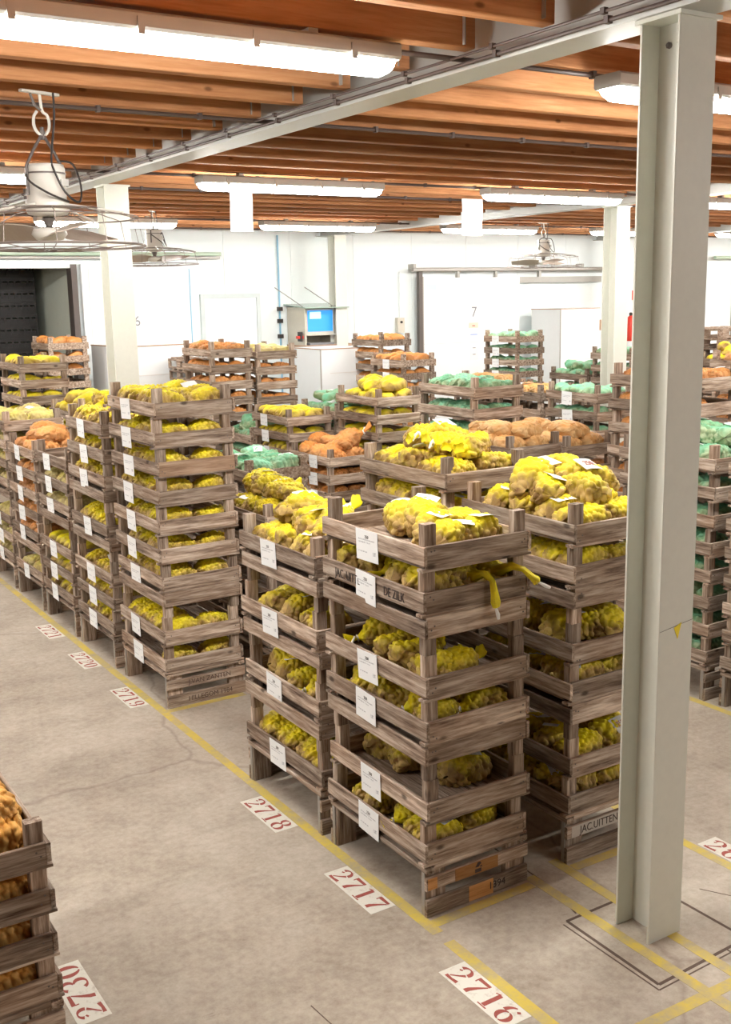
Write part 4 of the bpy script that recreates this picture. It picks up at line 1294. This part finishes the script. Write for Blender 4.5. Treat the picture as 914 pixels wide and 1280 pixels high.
m2718 = {0: 'rows', 1: [(-.07, .26, .03, -.2, .1, 2.95, 1.2, 0, 0), (-.12, .10, .01, -.2, 0, .2, 1.1), (-.12, -.02, 0, -.2, 0, 0, 1.05), (-.055, -.14, .02, 0, .2, 2.9, 1.0, 0, 5), (-.12, -.27, 0, -.2, 0, 0, 1.1)],
         2: [(-.12, .26, .01, -.3, 0, .4, 1.15), (-.12, .13, .02, -.3, 0, .3, 1.15, 0, 6), (-.12, -.02, .01, -.2, .1, .1, 1.15, 1, 3), (-.12, -.16, 0, -.1, .1, .2, 1.1, 1, 2), (-.12, -.28, .0, -.2, 0, .1, 1.1)], 3: 'heap'}
stack(2.28, 4.06, 'ABABABA', 1.315, 'yellow', 'the stack adjoining the half-empty orange-marked one', 2, labels=0.05, modes=m2718, header='250')
stack(2.305, 5.965, 'AABAAAAAAA', 1.855, 'yellow', 'the tallest yellow stack with lettered base', 2, labels=0.07, decor='2719', tan=6, modes={0: 'right', 8: 'full'} and {0: 'right'})
stack(2.30, 6.87, 'AAABABAAA', 1.655, 'yellow', 'the stack next past the tallest one', 1, labels=0.02)
stack(2.30, 7.715, 'AAABAAA', 1.32, 'yellow', 'the aisle stack with an empty top', 1, labels=0.06, colours=['yellow', 'yellow', 'yellow', 'pale', 'pale', 'pale'], top=None)
stack(2.30, 8.55, 'ABAAAAA', 1.30, 'orange', 'the aisle stack topped with orange bags', 1, labels=0.05, colours=['pale', 'orange', 'orange', 'orange', 'orange', 'orange'], top='big')
stack(2.30, 9.40, 'AAABAAAA', 1.46, 'pale', 'the aisle stack past the orange-topped one', 1, labels=0.0, mode='left')
# --- second row, back to back
m250 = {6: 'heap', 5: 'heap'}
top250 = [(-.12, -.28, .01, 0, 0, .1, 1.2), (.12, -.28, .01, 0, 0, -.1, 1.2), (-.12, -.13, .02, 0, 0, .2, 1.2, 1, 3), (.12, -.13, .02, 0, 0, .1, 1.25), (-.12, .03, .02, 0, 0, .1, 1.25), (.12, .03, .02, 0, 0, 0, 1.2), (-.12, .2, .01, 0, 0, 0, 1.25, 1, 3), (.12, .2, .01, 0, 0, 0, 1.2),
          (-.06, .10, .12, .1, -.1, .7, 1.45, 1, 3), (.10, -.06, .12, -.2, 0, -.4, 1.3, 1, 0, True), (-.02, -.14, .11, .1, 0, 1.9, 1.2, 0, 5), (.15, .12, .12, 0, .1, 1.3, 1.3, 0, 4), (-.14, -.02, .10, .3, 0, 1.2, 1.2, 1, 2)]
stack(3.03, 3.235, 'AABAABAA', 1.505, 'yellow', 'the stack behind the triangle-stickered pillar', 2, modes={5: top250, 0: 'full', 1: [(-.12, .2, 0, -.2, 0, 0, 1.1), (-.12, 0, 0, -.2, 0, .2, 1.1), (-.12, -.15, .01, -.2, 0, 0, 1.1), (-.1, -.28, 0, 0, 0, .1, 1.1, 0, 1), (.13, -.28, .01, 0, 0, .2, 1.15, 1, 3, True), (.12, -.15, .03, 0, 0, 0, 1.15, 1, 3)], 2: 'full', 3: [(-.12, .2, .01, 0, 0, .3, 1.2), (-.12, .02, .01, 0, 0, -.2, 1.25), (-.1, -.16, .01, -.1, 0, .4, 1.25, 1, 3), (.05, -.27, .02, 0, 0, 2.6, 1.1, 0, 1), (.14, -.24, .03, .2, -.2, 1.0, 1.2, 0, 5), (.15, -.05, .03, 0, 0, .4, 1.2)]}, decor='250')
stack(3.02, 4.10, 'AAABAAAAA', 1.61, 'yellow', 'the heaped stack behind the half-empty one', 2, vis=3, top='heap')
stack(3.02, 6.0, 'AAABAA', 1.10, 'yellow', 'the low stack behind the tallest yellow stack', 1, vis=1, top='heap')
stack(3.32, 6.87, 'AAABAAA', 1.25, 'green', 'the green stack hidden behind the aisle row', 0, vis=1, top='full')
stack(3.03, 8.95, 'AAABAAAA', 1.50, 'yellow', 'the heaped stack touching the aisle-row pillar', 1, vis=2, top='heap')
stack(3.03, 9.75, 'AAABAAAA', 1.45, 'yellow', 'the heaped stack one past the aisle-row pillar', 1, vis=2, top='heap')
stack(3.03, 10.57, 'AAABAAA', 1.25, 'pale', 'the low stack beside the doorway stack', 1, vis=2, top='full')
stack(2.99, 11.38, 'AAAAAAAAAA', 1.82, 'yellow', 'the yellow stack before the dark doorway', 1, vis=4, top='full')
stack(4.0, 13.75, 'AAAAAAAAAAA', 1.93, 'orange', 'the orange stack at the doorway jamb', 0, vis=3)
# --- row beyond the aisle
stack(5.05, 3.36, 'AAAAAAAA', 1.47, 'green', 'the green stack at the far aisle end', 1, mode='left')
stack(5.03, 4.20, 'AAAAAAAA', 1.475, 'green', 'the green stack beyond the triangle-stickered pillar', 1, mode='left', top='heap')
stack(5.75, 5.03, 'AAAAAAAAAA', 1.85, 'orange', 'the tall orange stack left of stickered pillar', 1, vis=7, labels=-0.25, mode='left')
stack(5.03, 6.05, 'AAAAAAA', 1.34, 'cream', 'the open peach stack beside its twin', 1, vis=2, top='big', colours=['orange'] * 6 + ['cream'])
stack(5.60, 6.07, 'AAAAAAA', 1.30, 'orange', 'the peach twin next to tall orange stack', 1, vis=2, top='big', colours=['orange'] * 6 + ['cream'], mode='right')
stack(5.36, 6.90, 'AAAAAAAAA', 1.70, 'green', 'the green stack behind the peach pair', 1, vis=4)
stack(5.60, 7.80, 'AAAAA', 0.96, 'green', 'the low green stack beside the orange sack', 1, vis=3)
stack(5.03, 8.64, 'AAAAA', 0.97, 'orange', 'the low stack with big orange sack', 1, vis=3, top='big', labels=-0.1)
stack(5.58, 8.66, 'AAAAAAAA', 1.49, 'yellow', 'the yellow-heaped stack beside the orange sack', 1, vis=4, top='heap')
stack(5.03, 9.42, 'AAAAAAA', 1.285, 'yellow', 'the white-labelled stack past the orange sack', 1, vis=5, top='full', labels=0.1)
stack(5.60, 9.45, 'AAAAAAA', 1.30, 'green', 'the green stack below the blue screen', 0, vis=2, top='heap')
stack(5.03, 10.22, 'AAAAA', 1.02, 'green', 'the low green stack under the orange towers', 0, vis=3, top='heap')
stack(4.97, 11.05, 'AAAAAAAAAA', 1.89, 'orange', 'the left orange tower before the white door', 1, vis=5, top='full')
stack(5.53, 11.05, 'AAAAAAAAAA', 1.845, 'orange', 'the right orange tower before the white door', 1, vis=5, top='full', colours=['orange'] * 9 + ['pale'])
# --- far rows
stack(7.78, 8.0, 'AAAAAAA', 1.42, 'green', 'the labelled green stack by the pillar', 1, vis=4, labels=0.05, top='full')
stack(7.78, 8.85, 'AAAAAAA', 1.38, 'cream', 'the orange stack behind the labelled green one', 0, vis=1, top='full')
stack(7.78, 9.65, 'AAAAAAA', 1.38, 'cream', 'the orange stack before cold store door 7', 0, vis=1, top='big')
stack(7.78, 11.44, 'AAAAAAAAA', 1.63, 'orange', 'the orange stack left of cold store door', 0, vis=6, top='full', labels=0.0)
stack(8.30, 12.75, 'AAAAAAAAAA', 1.83, 'orange', 'the tall orange stack near the switch box', 0, vis=5, top='full')
stack(10.28, 12.2, 'AAAAAAAAAA', 1.82, 'green', 'the tall green stack under the far fan', 0, vis=5, top='full', labels=0.1)
stack(10.53, 10.2, 'AAAAAAAAA', 1.63, 'green', 'the green stack right of the far pillar', 0, vis=2, top='full')
stack(10.53, 11.02, 'AAAAAAA', 1.32, 'green', 'the green stack before the slit white carton', 0, vis=2, top='heap')
stack(10.0, 9.2, 'AAAAAAA', 1.30, 'cream', 'the orange stack at the far pillar foot', 0, vis=1, top='full')
stack(7.78, 5.85, 'AAAAAAAAAA', 1.83, 'orange', 'the orange tower beyond the stickered pillar', 0, vis=6, top='big', labels=-0.3)
stack(10.5, 8.35, 'AAAAAAAAA', 1.62, 'yellow', 'the yellow stack beside the far pallets', 0, vis=2, top='heap')
# --- stack at the left aisle side
stack(0.314, 3.24, 'AAAA', 0.775, 'amber', 'the amber-bag stack across the aisle', 2, top='big', mode='right', jitter=0.004)

# loose gathered bags drooping over the rim and white tapes: extra tagged bags on stack 2717
def drooping_bag(x, pts, rads, ribbon, lb):
    b = link('yellow_net_bag', BAGMESH['yellow', 0])
    b.location = (x, 3.40, 1.275)
    b.rotation_euler = (0.0, 0.0, -PI / 2)
    tag(b, lb, 'net bag')
    inv = (Matrix.Translation(b.location) @ Euler(b.rotation_euler).to_matrix().to_4x4()).inverted()
    m = MB().tube([inv @ Vector(p) for p in pts], rads, 14)
    m.v = [tuple(c * (1 + 0.0) + 0.0035 * math.sin(k_ * 2.7 + c * 160) for c in v) for k_, v in enumerate(m.v)]
    link('gathered_neck', np_mesh('gathered_neck', m.v, m.f, [(0.5, 0.8, 1.0, 1.0)] * len(m.v), NETS['yellow']), b)
    MB().tube([inv @ Vector(p) for p in ribbon], [0.004, 0.006, 0.009, 0.006], 6).build('white_tie', M['tie'], b)
drooping_bag(2.575, [(2.575, 3.33, 1.345), (2.585, 3.25, 1.372), (2.595, 3.215, 1.35), (2.600, 3.208, 1.30), (2.602, 3.205, 1.265), (2.604, 3.204, 1.245)], [.028, .014, .010, .013, .018, .012], [(2.604, 3.204, 1.248), (2.606, 3.202, 1.235), (2.612, 3.20, 1.215), (2.615, 3.20, 1.195)], 'yellow net bag whose tied end hangs down the end board')
drooping_bag(2.715, [(2.70, 3.33, 1.345), (2.72, 3.25, 1.385), (2.745, 3.21, 1.375), (2.775, 3.195, 1.345), (2.795, 3.19, 1.325), (2.802, 3.19, 1.318)], [.028, .014, .009, .012, .017, .012], [(2.800, 3.19, 1.32), (2.82, 3.188, 1.31), (2.845, 3.186, 1.295), (2.865, 3.185, 1.285)], 'yellow net bag whose tied end droops outward past the corner post')
# big orange sack on the low stack
put_bag((5.36, 8.88, 1.0), (0.15, -0.45, -0.55), 'orange', 1, 'big bulging orange sack on top of the low stack', 'big orange sack', (1.7, 2.2, 1.6))

# lettering on the second crate of stack 2717
tm = None
for o in list(col.objects):
    if o.get('label') == 'weathered wooden crate, seventh level of the half-empty stack with orange-marked base':
        for (tx, yy) in (('JAC. UITTE', 0.17), ('DE ZILK', -0.18)):
            tm = link('stencil_print', text_mesh('stencil_print', tx, 0.052, M['print_black']), o)
            tm.matrix_local = Matrix.Translation((-LX / 2 - 0.0022, yy, 0.045)) @ Matrix.Rotation(-PI / 2, 4, 'Z') @ Matrix.Rotation(PI / 2, 4, 'X') @ Matrix.Scale(0.8, 4, (1, 0, 0))

# stacks of empty pallets
def pallet_mesh():
    m = MB()
    for q in range(5):
        m.box(-0.5 + 0.225 * q, -0.5 + 0.225 * q + 0.1, -0.4, 0.4, 0.12, 0.142)
    for q in (-1, 0, 1):
        m.box(-0.5, 0.5, q * 0.35 - 0.05, q * 0.35 + 0.05, 0.098, 0.12)
        m.box(-0.5, 0.5, q * 0.35 - 0.05, q * 0.35 + 0.05, 0.0, 0.02)
        for k in (-1, 0, 1):
            m.box(k * 0.43 - 0.07, k * 0.43 + 0.07, q * 0.35 - 0.05, q * 0.35 + 0.05, 0.02, 0.098)
    return m.mesh('wooden_pallet', M['wood_x'])
PM = pallet_mesh()
for (xx, yy, rz, n, lb) in ((13.6, 11.3, 0.0, 13, 'by the yellow stack beyond the pillar'), (5.55, 13.0, PI / 2, 12, 'between white carton and orange towers')):
    for q in range(n):
        o = link('wooden_pallet', PM)
        o.location = (xx, yy, 0.143 * q)
        o.rotation_euler.z = rz + RND.uniform(-.02, .02)
        if yy == 13.0:
            o.scale = (0.8, 0.35, 1)
        tag(o, 'empty wooden pallet in the stack ' + lb, 'pallet', 'empty pallets ' + lb)

# ------------------------------------------------------------------ build the bags: the largest in view one by one, the rest as stuff
def depth(b):
    v = Vector(b['pos']) - Vector((0, 0, CAM_H))
    return v.dot(fwd) / b['s']
LIMIT = {'yellow': 300, 'pale': 90, 'orange': 220, 'green': 200, 'cream': 90, 'amber': 60}
for cname in NETS:
    bs = sorted([b for b in BAGS if b['c'] == cname], key=depth)
    rest = bs[LIMIT[cname]:]
    for b in bs[:LIMIT[cname]]:
        vr = b['v']
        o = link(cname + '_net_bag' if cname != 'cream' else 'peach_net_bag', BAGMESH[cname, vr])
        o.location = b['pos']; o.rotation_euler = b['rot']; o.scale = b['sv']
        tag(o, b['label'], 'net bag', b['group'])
        L, W, H, nk, tg = VARIANTS[vr]
        if nk and depth(b) < 9.5:
            link('gathered_neck', NECKMESH[cname, vr], o)
            if vr in (1, 2, 5) and depth(b) < 7.5:
                link('white_tie', TIEMESH[vr], o)
        if b['tag'] or (tg and depth(b) < 7):
            p = link('paper_tag', TAGG if b['num'] else TAGM, o)
            p.location = (RND.uniform(-.05, .04), -0.02, H * 0.97 + (0.012 if b['num'] else 0.004))
            p.rotation_euler = (RND.uniform(-.25, .2), RND.uniform(-.15, .15), RND.uniform(0, 6.28))
            if b['num']:
                p.location = (0.0, -0.045, H * 0.95)
                p.rotation_euler = (0.6, 0, -b['rot'][2] + 0.2)
                q = link('tag_print', TAG250, p)
                q.location = (0, 0, 0.0058)
    if rest:
        Vs, Fs, Cs = [], [], []
        off = 0
        for b in rest:
            P, F, C = LOW[b['v']]
            Rm = np.array(Euler(b['rot']).to_matrix())
            Vs.append((P * np.array(b['sv'])) @ Rm.T + np.array(b['pos']))
            Fs += [tuple(i + off for i in f) for f in F]
            Cs.append(C)
            off += len(P)
        o = link(cname + '_net_bags', np_mesh('net_bags', np.concatenate(Vs), Fs, np.concatenate(Cs), NETS[cname]))
        tag(o, 'many further %ss deep in the distant crates' % NETWORD[cname], 'net bags')
        o['kind'] = 'stuff'
print('BAGS', {c: sum(1 for b in BAGS if b['c'] == c) for c in NETS}, 'objects', len(bpy.data.objects))
